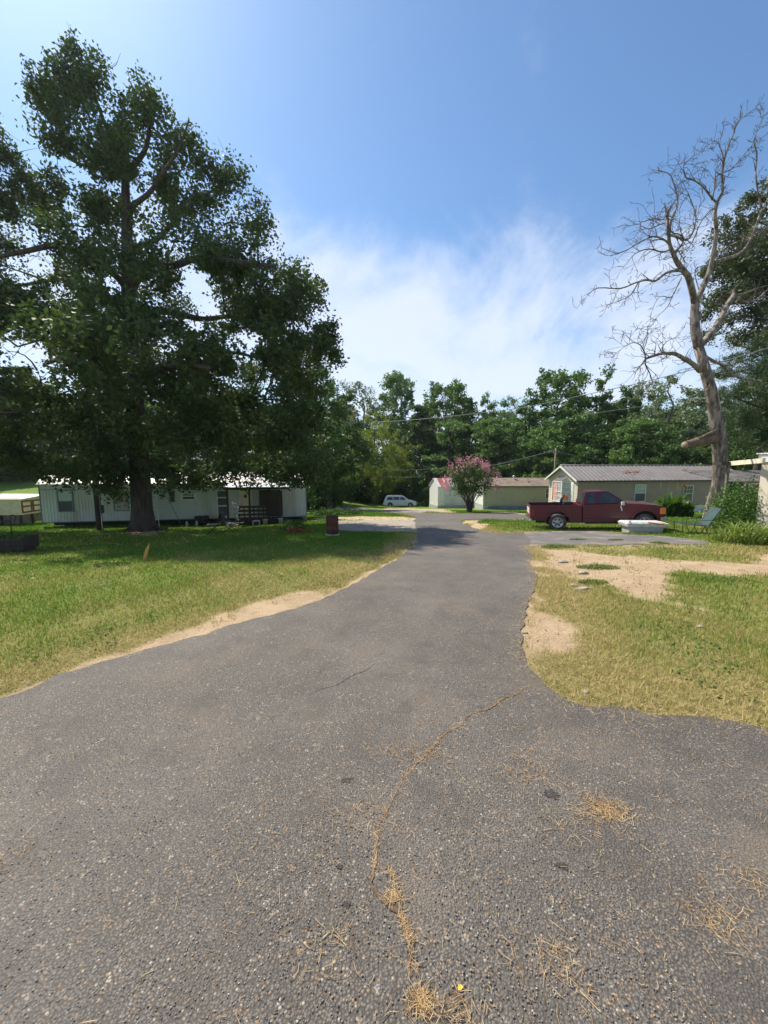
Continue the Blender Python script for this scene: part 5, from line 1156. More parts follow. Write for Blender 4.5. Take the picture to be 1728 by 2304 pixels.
limb([T[6], o3(260, 970, J(-.8)), o3(190, 930, J(-1.4)), o3(100, 930, J(-1.5)), o3(0, 930, J(-2))], .18, .05)
limb([T[7], o3(270, 850, J(-2)), o3(220, 810, J(-4.5)), o3(160, 800, J(-6.5)), o3(100, 820, J(-8))], .22, .05)
limb([T[7], o3(260, 830, J(2)), o3(200, 780, J(4)), o3(120, 760, J(6)), o3(40, 780, J(7))], .2, .05)
limb([T[7], o3(350, 830, J(2)), o3(450, 790, J(4)), o3(560, 800, J(6)), o3(640, 830, J(7))], .2, .05)
# cluster centres
def oak_points(n, seed):
    rg = np.random.default_rng(seed); res = []
    def keep(X_, Y_):
        k = inside(oakpoly, X_, Y_)
        for h in holes: k &= ~inside(h, X_, Y_)
        return k
    while len(res) < n:
        X_ = rg.uniform(-480, 790, 4000); Y_ = rg.uniform(60, 1130, 4000); sd = -sdist(oakpoly, X_, Y_)/864*OY
        k = (sd > .22) & keep(X_, Y_); X_, Y_, sd = X_[k], Y_[k], sd[k]
        th = np.minimum(8.2, .5+1.3*sd)*np.clip(.55+.9*rg.uniform(0, 1, len(sd))**.5, 0, 1)
        zc = (1152-Y_)/864*OY; th = th*np.clip((19-zc)/9, .25, 1)
        dy = rg.uniform(-1, 1, len(sd)); dy = np.sign(dy)*np.abs(dy)**.7*th-.4
        for px, py, q_ in zip(X_, Y_, dy):
            p = np.array(at(px, py, OY+q_))-OB
            if p[2] > 1.5: res.append(p)
    return np.array(res[:n])
cl = np.concatenate([oak_points(800, 5), np.array([np.array(at(px, py, OY-rgO.uniform(1.2, 5)))-OB for px, py in zip(rgO.uniform(120, 640, 90), rgO.uniform(560, 1000, 90))])])
low_ = [(85, 1050), (110, 1062), (130, 1040), (150, 1062), (172, 1072), (190, 1062), (235, 1060), (258, 1085), (272, 1062), (268, 1118), (246, 1100), (240, 1048), (405, 1075), (425, 1066), (455, 1070), (480, 1078), (500, 1062), (440, 1092), (540, 1068), (565, 1078), (590, 1062), (620, 1078), (655, 1068), (690, 1075), (360, 1050), (350, 1075), (375, 1090), (720, 1050), (20, 1030), (45, 1045)]
lobes = oak_points(120, 9)
for _i in range(len(cl)):
    if cl[_i][2] > 6.5:
        _l = lobes[np.argmin(np.linalg.norm(lobes-cl[_i], axis=1))]; cl[_i] = _l+(cl[_i]-_l)*.55
_q = proj(cl+OB); cl = cl[sdist(oakpoly, _q[0], _q[1]) < -6]
lowc = np.array([np.array(at(px, py, OY-rgO.uniform(.3, 2.2)))-OB for px, py in low_]); cl = np.concatenate([cl, lowc])
d0 = np.linalg.norm(cl-np.array([0, 0, 7]), axis=1); cl = cl[np.argsort(d0)]
NP_ = [n_[0] for n_ in nodes]; arr = np.array(NP_)
for i, c_ in enumerate(cl):
    dvec = arr-c_; dist = np.linalg.norm(dvec, axis=1)+np.maximum(dvec[:, 2], 0)*.6; j = int(np.argmin(dist))
    pts = curve_pts(arr[j], c_, .05, rgO, 4); l = np.linalg.norm(arr[j]-c_)
    tb_.tube(pts, [.018+.022*l, .016+.016*l, .015+.011*l, .013+.006*l, .01], 5, False)
    arr = np.vstack([arr, np.array(pts[1:])])
    for _ in range(2):
        e = c_+rgO.normal(0, .55, 3); tb_.tube([c_-(c_-arr[j])*.25, (c_+e)/2+rgO.normal(0, .1, 3), e], [.014, .01, .005], 4, False)
tk_ = tb_.build('trunk', 'bark', oak)
rg = rgO; P = []
for c_ in cl:
    n = int(rg.uniform(230, 430)*(1 if c_[2] < 12 else .62)); rr = rg.uniform(.45, .9); sub = rg.normal(0, rr*.62, (7, 3))*np.array([1, 1, .7])
    P.append(c_+sub[rg.integers(0, 7, n)]+rg.normal(0, rr*.27, (n, 3)))
P = np.concatenate(P)
X_, Y_ = proj(P+OB); k = np.ones(len(P), bool)
k &= (P[:, 2] > .6) & ((sdist(oakpoly, X_, Y_) < rg.exponential(7, len(P))) | (np.min(np.linalg.norm(P[:, None, :]-lowc[None], axis=2), axis=1) < .75) & (Y_ > 990))
for h in holes: k &= ~(inside(h, X_, Y_) & (rg.uniform(0, 1, len(P)) < .85))
P = P[k]
V, Fq = leafgeo(P, .18, .62, flat=.6, rg=rg); npmesh('crown', V, Fq, 'oak', oak, rg.uniform(0, 1, len(P))); print('oak leaves', len(P))
# roots / litter at the foot
q = MB()
for k_ in range(9):
    a = k_*.7+.2; q.tube([(.5*math.cos(a), .5*math.sin(a), .16), (.85*math.cos(a+.1), .85*math.sin(a+.1), .04), (1.35*math.cos(a+.15), 1.35*math.sin(a+.15), -.05)], [.13, .08, .03], 6)
q.build('root', 'bark', oak)

# ---- prototypes for the wood
def crown_proto(seed, W_, H0, H1, ncl, per, leaf, aspect=.55, shape='round', flat=.3, spread=1.0):
    rg = np.random.default_rng(seed); Cc = []; 
    while len(Cc) < ncl:
        v = rg.normal(size=3); v /= np.linalg.norm(v); r = rg.uniform(.25, 1)**.5
        if shape == 'round': p = v*r*np.array([W_/2, W_/2, (H1-H0)/2])+np.array([0, 0, (H0+H1)/2])
        elif shape == 'cone':
            z = rg.uniform(0, 1)**1.2; a = rg.uniform(0, 6.28); rad = W_/2*(1-z)**.75*rg.uniform(.35, 1)**.5; p = np.array([rad*math.cos(a), rad*math.sin(a), H0+(H1-H0)*z])
        elif shape == 'vase':
            z = rg.uniform(0, 1)**.7; a = rg.uniform(0, 6.28); rad = W_/2*(.35+.65*math.sin(math.pi*min(z*.85+.08, 1)))*rg.uniform(.2, 1)**.5; p = np.array([rad*math.cos(a), rad*math.sin(a), H0+(H1-H0)*z])
        lob = 1+.22*math.sin(3*math.atan2(p[1], p[0])+seed)*math.sin(p[2]*.6+seed*2); p[:2] *= lob; Cc.append(p)
    Cc = np.array(Cc); L_ = []
    for c_ in Cc:
        n = int(per*rg.uniform(.6, 1.4)); rr = W_*.075*rg.uniform(.7, 1.5)*spread; sub = rg.normal(0, rr*.6, (5, 3))*np.array([1, 1, .6]); L_.append(c_+sub[rg.integers(0, 5, n)]+rg.normal(0, rr*.3, (n, 3)))
    L_ = np.concatenate(L_); V, Fq = leafgeo(L_, leaf, aspect, flat=flat, rg=rg)
    return V, Fq, rg.uniform(0, 1, len(L_)), Cc
def trunk_proto(seed, Htop, r, Cc, nb=26, n=8):
    rg = np.random.default_rng(seed+50); mb = MB(); pts = [(rg.normal(0, .02)*z, rg.normal(0, .02)*z, z) for z in np.linspace(-.6, Htop, 9)]
    mb.tube(pts, [r*(1.25-.95*i/8) for i in range(9)], n)
    for c_ in Cc[rg.permutation(len(Cc))[:nb]]:
        z = max(Htop*.15, min(c_[2]-.15*np.hypot(c_[0], c_[1]), Htop*.98)); i = z/Htop
        mb.tube(curve_pts((pts[int(i*7)][0], pts[int(i*7)][1], z-.8), c_, .06, rg, 3), [r*.3*(1.2-i), r*.22*(1.2-i), r*.14, .03], 5, False)
    return mb
protos = {}
def make_proto(key, mat, seed, W_, H0, H1, ncl, per, leaf, shape, tr=.28, bark='barkfar', aspect=.6, spread=1.0):
    V, Fq, t, Cc = crown_proto(seed, W_, H0, H1, ncl, per, leaf, aspect, shape, spread=spread)
    protos[key] = (npmesh('crown', V, Fq, mat, False, t), trunk_proto(seed, H1*.85, tr, Cc).build('trunk', bark, data=True), H1, W_)
make_proto('A1', 'leafA', 1, 10, 1.5, 20, 75, 190, .42, 'round')
make_proto('A2', 'leafA', 2, 10, 2.0, 20, 80, 180, .42, 'vase')
make_proto('B1', 'leafB', 3, 10, 2.0, 20, 85, 200, .40, 'vase')
make_proto('B2', 'leafB', 4, 8, 1.0, 12, 60, 190, .34, 'round')
make_proto('C1', 'leafC', 5, 11, 1.0, 20, 85, 190, .44, 'round')
make_proto('C2', 'leafC', 6, 10, 1.0, 20, 85, 180, .44, 'cone')
make_proto('D1', 'leafD', 7, 10, 6, 20, 62, 110, .36, 'round')
make_proto('Y1', 'leafY', 8, 9, 1.0, 12, 90, 190, .26, 'round', aspect=.35)
make_proto('U1', 'leafA', 9, 6, -.5, 5, 46, 200, .32, 'round', .1)
make_proto('U2', 'leafC', 10, 6, -.5, 5, 46, 200, .32, 'round', .1)
def tree(key, px, Y, top, wpx, name, label, group=None, x=None):
    cr, tr, H1, W_ = protos[key]
    if x is None: x = (px-864)/864*Y
    g = ground(x, Y); u = (x/Y)*864+864
    zt_ = at(u, top, Y).z; sh_ = (zt_-g.z)/H1; sw = wpx/864*Y/W_
    t = thing(name, label, 'tree' if name != 'bush' else 'bush', g, rnd.uniform(0, 6.28), group); t.scale = (sw, sw, sh_)
    for nm, me in (('trunk', tr), ('crown', cr)):
        o = bpy.data.objects.new(nm, me); C.objects.link(o); o.parent = t
    return t
T_ = tree
# skyline trees, left to right
T_('B1', 722, 62, 832, 90, 'tall_tree', 'bright green narrow tree peeking out right of the oak crown')
T_('C1', 742, 44, 862, 190, 'tall_tree', 'dark green bushy tree overhanging the far end of the white trailer')
T_('D1', 818, 84, 846, 130, 'tall_tree', 'pale grey green airy tree, tallest behind the yellow green tree')
T_('B1', 902, 80, 846, 118, 'tall_tree', 'light green upright tree with a pointed ragged top, right of the pale airy one')
T_('Y1', 842, 64, 925, 130, 'yellow_green_tree', 'yellow green rounded willow like tree in the wood above the minivan')
T_('A2', 1000, 72, 864, 120, 'tall_tree', 'green tree with a tall tuft on its left shoulder, above the white shed')
T_('D1', 985, 80, 862, 70, 'tall_tree', 'thin loose tree top between the pointed tree and the broad one above the shed')
T_('A1', 1090, 82, 886, 75, 'tall_tree', 'small round tree top above the pink flowering tree')
T_('D1', 1143, 84, 890, 85, 'tall_tree', 'faint airy tree top in the dip of the skyline')
T_('A2', 1250, 62, 838, 150, 'tall_tree', 'broad tall green tree above the bay window end of the taupe home')
T_('A1', 1338, 60, 836, 130, 'tall_tree', 'tall green tree with a pointed tuft, right of the broad one')
T_('C1', 1405, 58, 862, 130, 'tall_tree', 'dense tree sloping down towards the airy crooked tree')
T_('D1', 1492, 50, 828, 175, 'tall_tree', 'airy brownish green tree with visible dark limbs left of the dead trunk')
T_('C2', 1555, 60, 925, 120, 'tall_tree', 'dark evergreen seen low beside the dead trunk, left side')
T_('C2', 1625, 62, 930, 150, 'tall_tree', 'dark evergreen low behind the dead trunk, right side')
# middle tier
mid = [('C1', 790, 72, 950, 120, 'dark tree below the pale airy one at the end of the road bend'), ('Y1', 885, 68, 985, 110, 'yellowish green tree directly behind the minivan roof'),
       ('C2', 945, 70, 915, 120, 'dark tree under the pointed light green tree'), ('B1', 1010, 66, 950, 120, 'green tree straight behind the white shed'), ('C1', 1065, 66, 925, 130, 'dark round tree behind the pink blossoms'),
       ('B1', 1120, 60, 945, 120, 'green tree behind the green mobile home, nearest the pink blossoms'), ('C1', 1180, 64, 905, 130, 'dark tree left of the far utility pole'),
       ('B2', 1215, 54, 960, 120, 'leafy tree right behind the far utility pole'), ('B2', 1300, 56, 925, 120, 'fresh green bushy tree in front of the broad tall tree'), ('C1', 1375, 52, 940, 140, 'dark tree over the rust patch of the brown roof'),
       ('B1', 1440, 48, 950, 130, 'leafy tree over the middle of the brown metal roof'), ('B2', 1545, 44, 985, 110, 'bright low tree under the sawn limb stub'), ('C1', 1600, 48, 960, 120, 'dark tree just behind the dead trunk'),
       ('C2', 1690, 40, 900, 150, 'dark tree behind the sloping white beam'), ('A1', 1760, 44, 880, 160, 'green tree at the far right edge behind the column')]
for k_, px, Y, top, wp, lb in mid: T_(k_, px, Y, top, wp*1.18, 'forest_tree', lb)
# left side beyond the rise
left = [('C1', -60, 62, 850, 220, 'dark tree at the far left edge of the field'), ('C2', 60, 66, 830, 200, 'dark tree behind the coop roof on the field edge'), ('A1', 150, 74, 860, 160, 'tree beyond the field left of the far cars'),
        ('C1', 240, 84, 850, 180, 'dark tree behind the far brown cabin'), ('A1', 340, 80, 870, 170, 'tree behind the oak trunk beyond the trailer'), ('C2', 430, 76, 880, 170, 'tree beyond the trailer, above its small high window'),
        ('A1', 520, 72, 900, 160, 'tree beyond the trailer, above its storm door'), ('C1', 600, 68, 900, 160, 'tree beyond the trailer porch'), ('A2', 665, 64, 905, 140, 'tree behind the right end of the white trailer roof')]
for k_, px, Y, top, wp, lb in left: T_(k_, px, Y, top, wp, 'forest_tree', lb)
for i in range(22):                                       # filler ranks deep in the wood
    px = -140+i*92+rnd.uniform(-20, 20); Y = rnd.uniform(88, 104)
    top = 903+rnd.uniform(-14, 22) if px < 1150 else 890+rnd.uniform(-10, 25)
    T_(rnd.choice(['C1', 'C2', 'A1']), px, Y, top, 150, 'forest_tree', 'dark tree standing deep in the wood behind the front rows', 'trees deep in the wood')
for i in range(14):
    px = 1180+i*48+rnd.uniform(-12, 12); T_(rnd.choice(['C1', 'A1']), px, rnd.uniform(70, 80), 900+rnd.uniform(-10, 30), 110, 'forest_tree', 'second rank wood tree, %s counting rightwards from the pink tree' % (['first', 'second', 'third', 'fourth', 'fifth', 'sixth', 'seventh', 'eighth', 'ninth', 'tenth', 'eleventh', 'twelfth', 'thirteenth', 'last'][i]), 'second rank trees on the right')
# undergrowth
und = [('U2', 705, 47, 1010, 110, 'dark drooping bush at the far end of the trailer'), ('U1', 745, 52, 1030, 100, 'bush left of the bend, at the road edge'), ('U2', 800, 68, 1035, 110, 'dark bush behind the curve of the far road'), ('U2', 850, 69, 1060, 100, 'dark bush behind the rear of the minivan'),
       ('U1', 912, 70, 1048, 80, 'light leaved bush above the minivan bonnet'), ('U1', 950, 66, 1070, 50, 'low bush right of the minivan'), ('U2', 965, 63, 1050, 90, 'bush left of the shed'), ('U2', 1020, 60, 1040, 110, 'dark bush over the shed roof'),
       ('U1', 1085, 58, 1040, 100, 'bush behind the pink flowering tree'), ('U2', 1150, 56, 1035, 110, 'dark bush over the shingle roof, left part'), ('U2', 1215, 52, 1030, 100, 'dark bush over the shingle roof at the far pole'), ('U2', 1290, 47, 1020, 110, 'dark bush over the ridge of the brown roof, left part'),
       ('U1', 1370, 46, 1010, 110, 'leafy bush over the rust patch of the ridge'), ('U2', 1450, 45, 1010, 110, 'dark bush over the middle of the ridge'), ('U1', 1530, 44, 1005, 100, 'bush over the right part of the ridge'), ('U2', 1620, 40, 1010, 120, 'dark bush behind the dead trunk and lean-to'),
       ('U2', 1710, 38, 1000, 130, 'dark bush behind the lean-to roof'), ('U2', 30, 60, 1010, 180, 'dark bush line behind the coop, left part'), ('U2', 150, 66, 1015, 130, 'dark bush behind the trailer left corner'), ('U2', 310, 76, 1010, 140, 'dark bush behind the far cabin'),
       ('U2', 420, 72, 1000, 140, 'dark bush beyond the trailer roof, mid'), ('U1', 520, 66, 1000, 140, 'green bush beyond the porch roof'), ('U2', 610, 60, 1005, 140, 'dark bush beyond the right end of the trailer roof')]
for k_, px, Y, top, wp, lb in und: T_(k_, px, Y, top, wp, 'bush', lb, x=None)
# weeds along the far road edge
leafclump('weeds', 'tall weeds on the bank right of the trailer beside the far road', 'weeds', at(715, 1110, 50).xy.to_3d()+Vector((0, 0, Hf(-8.6, 50)-.1)), (3, 1.2, .9), 1500, .2, 'leafB', .4, seed=41)
leafclump('weeds', 'low weeds at the fence line between minivan and shed', 'weeds', Vector((4.8, 60, Hf(4.8, 60)-.1)), (3, 1, .8), 900, .2, 'leafA', .4, seed=42)

# ---- big trees at the right edge
def bigtree(px, Y, top, bottom, wm, key_mat, seed, label, name, ncl, per, leaf, aspect, shape, flat=.3):
    x = (px-864)/864*Y; g = ground(x, Y); zt_ = at(px, top, Y).z-g.z; zb_ = at(px, bottom, Y).z-g.z
    t = thing(name, label, 'tree', g); V, Fq, tn, Cc = crown_proto(seed, wm, zb_, zt_, ncl, per, leaf, aspect, shape, flat, spread=.8)
    trunk_proto(seed, zt_*.9, .32, Cc, 60, 10).build('trunk', 'bark', t); npmesh('crown', V, Fq, key_mat, t, tn); return t
bigtree(1752, 27, 345, 800, 10.5, 'oak2', 61, 'big leafy tree rising behind the dead tree at the right edge', 'tall_tree', 300, 290, .24, .4, 'round')
bigtree(1790, 22, 560, 1000, 9.0, 'needle', 62, 'dark pine with drooping boughs at the right edge behind the dead trunk', 'pine_tree', 260, 380, .30, .10, 'cone', -.2)
bigtree(1700, 31, 700, 1020, 7.5, 'needle', 63, 'dark pine low behind the forked dead tree, left of the drooping pine', 'pine_tree', 110, 300, .32, .10, 'round', -.2)

# ---- the dead tree
db = gp(1600, 1183); DY = db.y; DB = np.array(db); print('dead base', db)
dead = thing('dead_tree', 'tall leafless dead tree with pale peeling bark, right of the pickup', 'tree', db)
def d3(px, py, dy=0): return np.array(at(px, py, DY+dy))-DB
rgD = np.random.default_rng(77); tb_ = MB(); nodes = []; twigs = MB()
Td = [np.array((0, 0, -.2)), np.array((0, 0, .05)), np.array((.0, 0, .35)), np.array((0, 0, .8))]+[d3(*p) for p in ((1618, 1090), (1621, 1040), (1618, 985), (1609, 927), (1599, 875), (1585, 824), (1572, 780))]
trunk_mesh(tb_, Td, [.33, .32, .30, .285, .275, .27, .28, .26, .235, .215, .19], 16, .55, rgD)
L1 = limb([Td[-1], d3(1565, 745), d3(1563, 715, .1), d3(1564, 683, .1)], .20, .16)
def twig(p, d, l, r, depth):
    d = d/np.linalg.norm(d); pts = [p]; q_ = p.copy(); n = 4
    for i in range(n):
        d = d+rgD.normal(0, .19, 3)+np.array([0, 0, .04]); d /= np.linalg.norm(d); q_ = q_+d*l/n; pts.append(q_.copy())
    twigs.tube(pts, [max(.006, r*(1-.75*i/n)) for i in range(n+1)], 4, False)
    if depth > 0:
        for i in range(1, n+1):
            if rgD.uniform() < .5:
                nd = d+rgD.normal(0, .75, 3); twig(pts[i], nd, l*rgD.uniform(.4, .7), r*.5, depth-1)
def dlimb(pts, r0, r1, tw=.9, tl=.75, dep=2):
    f = limb(pts, r0, r1, 7)
    m = len(f)
    for i in range(2, m):
        if rgD.uniform() < tw:
            dd_ = f[i]-f[i-1]; dd_ = dd_/np.linalg.norm(dd_)+rgD.normal(0, .7, 3)*np.array([1, .8, 1]); rr = r0+(r1-r0)*i/m; twig(f[i], dd_, tl*rgD.uniform(.5, 1.2), min(.022, rr*.5), dep)
    twig(f[-1], f[-1]-f[-2], tl, r1*.8, dep)
    return f
F1 = L1[-1]
a_ = dlimb([F1, d3(1551, 628, -.2), d3(1540, 611, -.3), d3(1524, 590, -.4), d3(1514, 568, -.5), d3(1506, 545, -.5), d3(1502, 494, -.6)], .14, .055, .5)
dlimb([a_[-4], d3(1510, 495, -.4), d3(1520, 473, -.3), d3(1525, 450, -.3), d3(1517, 415, -.2), d3(1506, 392, 0), d3(1485, 384, .2)], .045, .015)
dlimb([a_[-1], d3(1505, 470, -.7), d3(1492, 494, -.9), d3(1470, 492, -1.0), d3(1445, 500, -1.0)], .035, .012)
dlimb([a_[-3], d3(1520, 532, -.6), d3(1545, 540, -.4), d3(1560, 520, -.2), d3(1565, 490, 0), d3(1560, 465, .2), d3(1545, 430, .3)], .05, .015)
dlimb([d3(1506, 549, -.5), d3(1495, 540, -.9), d3(1470, 532, -1.2), d3(1440, 545, -1.5), d3(1415, 560, -1.7), d3(1388, 572, -1.8)], .045, .012)
dlimb([d3(1510, 560, -.5), d3(1490, 567, -.3), d3(1460, 560, -.1), d3(1430, 570, .1), d3(1412, 590, .3)], .04, .012)
dlimb([d3(1515, 570, -.5), d3(1530, 556, -.8), d3(1538, 540, -1), d3(1530, 528, -1.1), d3(1515, 525, -1.2)], .045, .02)
dlimb([d3(1502, 500, -.6), d3(1485, 505, -.3), d3(1460, 515, -.0), d3(1437, 505, .2)], .03, .01)
dlimb([d3(1540, 611, -.3), d3(1523, 609, -.5), d3(1499, 614, -.8), d3(1475, 632, -1.0), d3(1455, 630, -1.2), d3(1430, 636, -1.3), d3(1396, 649, -1.5), d3(1345, 648, -1.7), d3(1322, 664, -1.8)], .065, .012, .7, .6)
dlimb([d3(1437, 634, -1.3), d3(1425, 655, -1.2), d3(1413, 668, -1.1), d3(1385, 680, -1.0), d3(1365, 686, -1)], .025, .008, .6, .5)
dlimb([d3(1533, 625, -.3), d3(1520, 652, -.5), d3(1509, 669, -.7), d3(1485, 667, -.9), d3(1470, 690, -1.0)], .03, .008, .8, .5)
dlimb([d3(1512, 668, -.7), d3(1502, 690, -.8), d3(1480, 712, -.9), d3(1472, 725, -.9)], .018, .006, .7, .4)
b_ = dlimb([F1, d3(1575, 660, .2), d3(1582, 645, .3), d3(1592, 622, .3), d3(1600, 598, .3), d3(1607, 563, .3), d3(1612, 522, .2), d3(1609, 480, .1), d3(1614, 455, .1)], .14, .06, .4, .7)
dlimb([d3(1614, 455, .1), d3(1626, 432, .1), d3(1625, 396, 0), d3(1631, 353, -.1), d3(1640, 325, -.1), d3(1648, 306, -.1), d3(1658, 280, -.2), d3(1672, 264, -.2), d3(1691, 250, -.2)], .055, .010, 1, .4)
dlimb([d3(1614, 455, .1), d3(1604, 448, 0), d3(1582, 420, -.2), d3(1560, 405, -.4), d3(1544, 400, -.5), d3(1538, 375, -.6), d3(1548, 362, -.7)], .045, .012, 1, .7)
dlimb([d3(1602, 449, .1), d3(1608, 420, .3), d3(1609, 400, .4), d3(1624, 390, .5), d3(1645, 380, .6), d3(1668, 355, .7), d3(1690, 330, .8), d3(1720, 305, .9)], .035, .010, .9, .6)
dlimb([d3(1629, 360, -.1), d3(1622, 335, -.3), d3(1612, 318, -.4), d3(1596, 325, -.5), d3(1582, 340, -.5)], .022, .008, 1, .5)
dlimb([d3(1613, 470, .1), d3(1600, 472, -.3), d3(1580, 495, -.6), d3(1570, 515, -.8), d3(1560, 540, -.9), d3(1548, 558, -1), d3(1530, 565, -1.1)], .03, .01, .9, .6)
dlimb([d3(1604, 592, .3), d3(1630, 583, .6), d3(1660, 573, .9), d3(1682, 552, 1.2), d3(1700, 510, 1.5), d3(1715, 470, 1.8), d3(1740, 430, 2)], .08, .03, .8, .9)
dlimb([d3(1700, 385, 1.5), d3(1703, 350, 1.4), d3(1697, 320, 1.3), d3(1703, 295, 1.2), d3(1712, 272, 1.2)], .03, .008, 1, .6)
dlimb([d3(1715, 470, 1.8), d3(1705, 430, 1.6), d3(1700, 385, 1.5)], .04, .03, .5, .5)
dlimb([d3(1607, 575, .3), d3(1625, 563, 0), d3(1650, 548, -.4), d3(1675, 540, -.7), d3(1710, 520, -1)], .04, .012, .9, .7)
dlimb([d3(1575, 660, .2), d3(1563, 612, .6), d3(1580, 598, .8), d3(1595, 598, .9)], .025, .012, .5, .3)
c_ = dlimb([Td[-1], d3(1588, 765, .3), d3(1609, 738, .5), d3(1625, 710, .7), d3(1635, 690, .8), d3(1652, 664, 1.0)], .15, .11, .3, .5)
dlimb([c_[-1], d3(1671, 677, 1.0), d3(1690, 678, 1.0), d3(1706, 672, 1.0), d3(1730, 650, 1.0), d3(1760, 640, 1)], .07, .02, .6, .7)
dlimb([c_[-1], d3(1675, 660, 1.3), d3(1700, 650, 1.5), d3(1735, 640, 1.8)], .04, .015, .7, .7)
dlimb([d3(1705, 675, 1.0), d3(1708, 690, 1.0), d3(1718, 702, 1.0)], .03, .01, .3, .3)
dlimb([d3(1575, 835, 0), d3(1560, 820, -.3), d3(1540, 808, -.6), d3(1520, 797, -.9), d3(1500, 795, -1.1), d3(1482, 797, -1.3), d3(1453, 807, -1.6)], .11, .045, .9, .8)
dlimb([d3(1453, 807, -1.6), d3(1449, 790, -1.6), d3(1440, 776, -1.7), d3(1425, 771, -1.8), d3(1405, 780, -1.9), d3(1389, 795, -2)], .03, .006, 1, .8, 3)
dlimb([d3(1453, 807, -1.6), d3(1452, 820, -1.7), d3(1462, 840, -1.7), d3(1468, 858, -1.7)], .035, .012, 1, .8)
dlimb([d3(1497, 796, -1.1), d3(1490, 782, -1.2), d3(1505, 765, -1.2), d3(1525, 760, -1.2)], .025, .008, 1, .8)
dlimb([d3(1590, 800, -.1), d3(1593, 830, -.4), d3(1600, 855, -.5), d3(1592, 875, -.6), d3(1584, 882, -.6)], .035, .012, .6, .4)
dlimb([d3(1583, 800, .2), d3(1605, 812, .6), d3(1625, 822, 1.0), d3(1650, 845, 1.4), d3(1690, 855, 1.7), d3(1728, 862, 2)], .07, .025, .8, .7)
dlimb([d3(1576, 690, 0), d3(1578, 735, -.3), d3(1582, 760, -.5)], .012, .008, .6, .5)
tb_.build('trunk', 'barkdead', dead); twigs.build('twigs', 'twigdead', dead)
q = MB(); s0 = d3(1612, 985); s1 = d3(1575, 993, -.25); s2 = d3(1541, 1002, -.5); q.tube([s0, s1, s2], [.26, .20, .17], 14, False); q.tube([d3(1612, 970, -.2), d3(1590, 978, -.35), d3(1568, 990, -.4)], [.09, .07, .05], 8); st_o = q.build('sawn_limb', 'brown_bark', dead)
q = MB(); dv = (s2-s1)/np.linalg.norm(s2-s1); q.tube([s2-dv*.01, s2+dv*.012], [.165, .165], 16); q.build('cut_face', 'cutwood', st_o)
q = MB(); q.tube([d3(1543, 993, -.62), d3(1557, 992, -.66), d3(1562, 1000, -.66), d3(1560, 1018, -.6)], .012, 5); q.build('vine', 'wood_grey', dead)

# ---- crape myrtle
mb0 = gp(1056, 1153); rgM = np.random.default_rng(9)
cm = thing('flowering_tree', 'multi stemmed small tree with pink blossoms in front of the white shed', 'tree', mb0); MY = mb0.y; s_ = MY/864
q = MB(); Cc = []
for i in range(110):
    a = rgM.uniform(0, 6.28); rr = rgM.uniform(0, 1)**.6; t = rgM.uniform(0, 1)
    hx = 54*s_*rr*math.cos(a)*(.45+.55*min(1, t*1.6))
    if t < .35: hx *= 1.0
    Cc.append((hx, 45*s_*rr*math.sin(a), (38+(116-38)*(.12+.88*t)*(1-.34*rr**2))*s_))
Cc = np.array(Cc)
for i in range(11):
    a = i*.571; c_ = Cc[rgM.integers(0, 110)]; q.tube([(.12*math.cos(a), .12*math.sin(a), -.1), (.3*math.cos(a), .3*math.sin(a), .9), tuple(c_*np.array([.45, .45, .5])), tuple(c_)], [.09, .06, .045, .02], 6, False)
for c_ in Cc[::2]: q.tube([tuple(c_*np.array([.35, .35, .45])), tuple(c_)], [.022, .008], 4, False)
q.build('trunk', 'bark', cm)
P = np.concatenate([c+rgM.normal(0, .2, (80, 3)) for c in Cc]); V, Fq = leafgeo(P, .15, .5, flat=.2, rg=rgM); npmesh('crown', V, Fq, 'oak', cm, rgM.uniform(0, 1, len(P))).data.materials[0] = M['leafC']
topc = []
for i in range(62):
    a = rgM.uniform(0, 6.28); rr = rgM.uniform(0, 1)**.5; side = rgM.uniform() < .35
    if side: topc.append((58*s_*(1 if rgM.uniform() < .35 else -1)*rgM.uniform(.8, 1), 30*s_*rgM.uniform(-1, 1), rgM.uniform(55, 92)*s_))
    else: topc.append((52*s_*rr*math.cos(a), 42*s_*rr*math.sin(a), (119-22*rr**2)*s_*rgM.uniform(.9, 1.07)))
P = np.concatenate([np.array(c)+rgM.normal(0, 1, (34, 3))*np.array([.11, .11, .22]) for c in topc]); V, Fq = leafgeo(P, .11, .9, flat=0, rg=rgM); npmesh('blossoms', V, Fq, 'pink', cm, rgM.uniform(0, 1, len(P)))

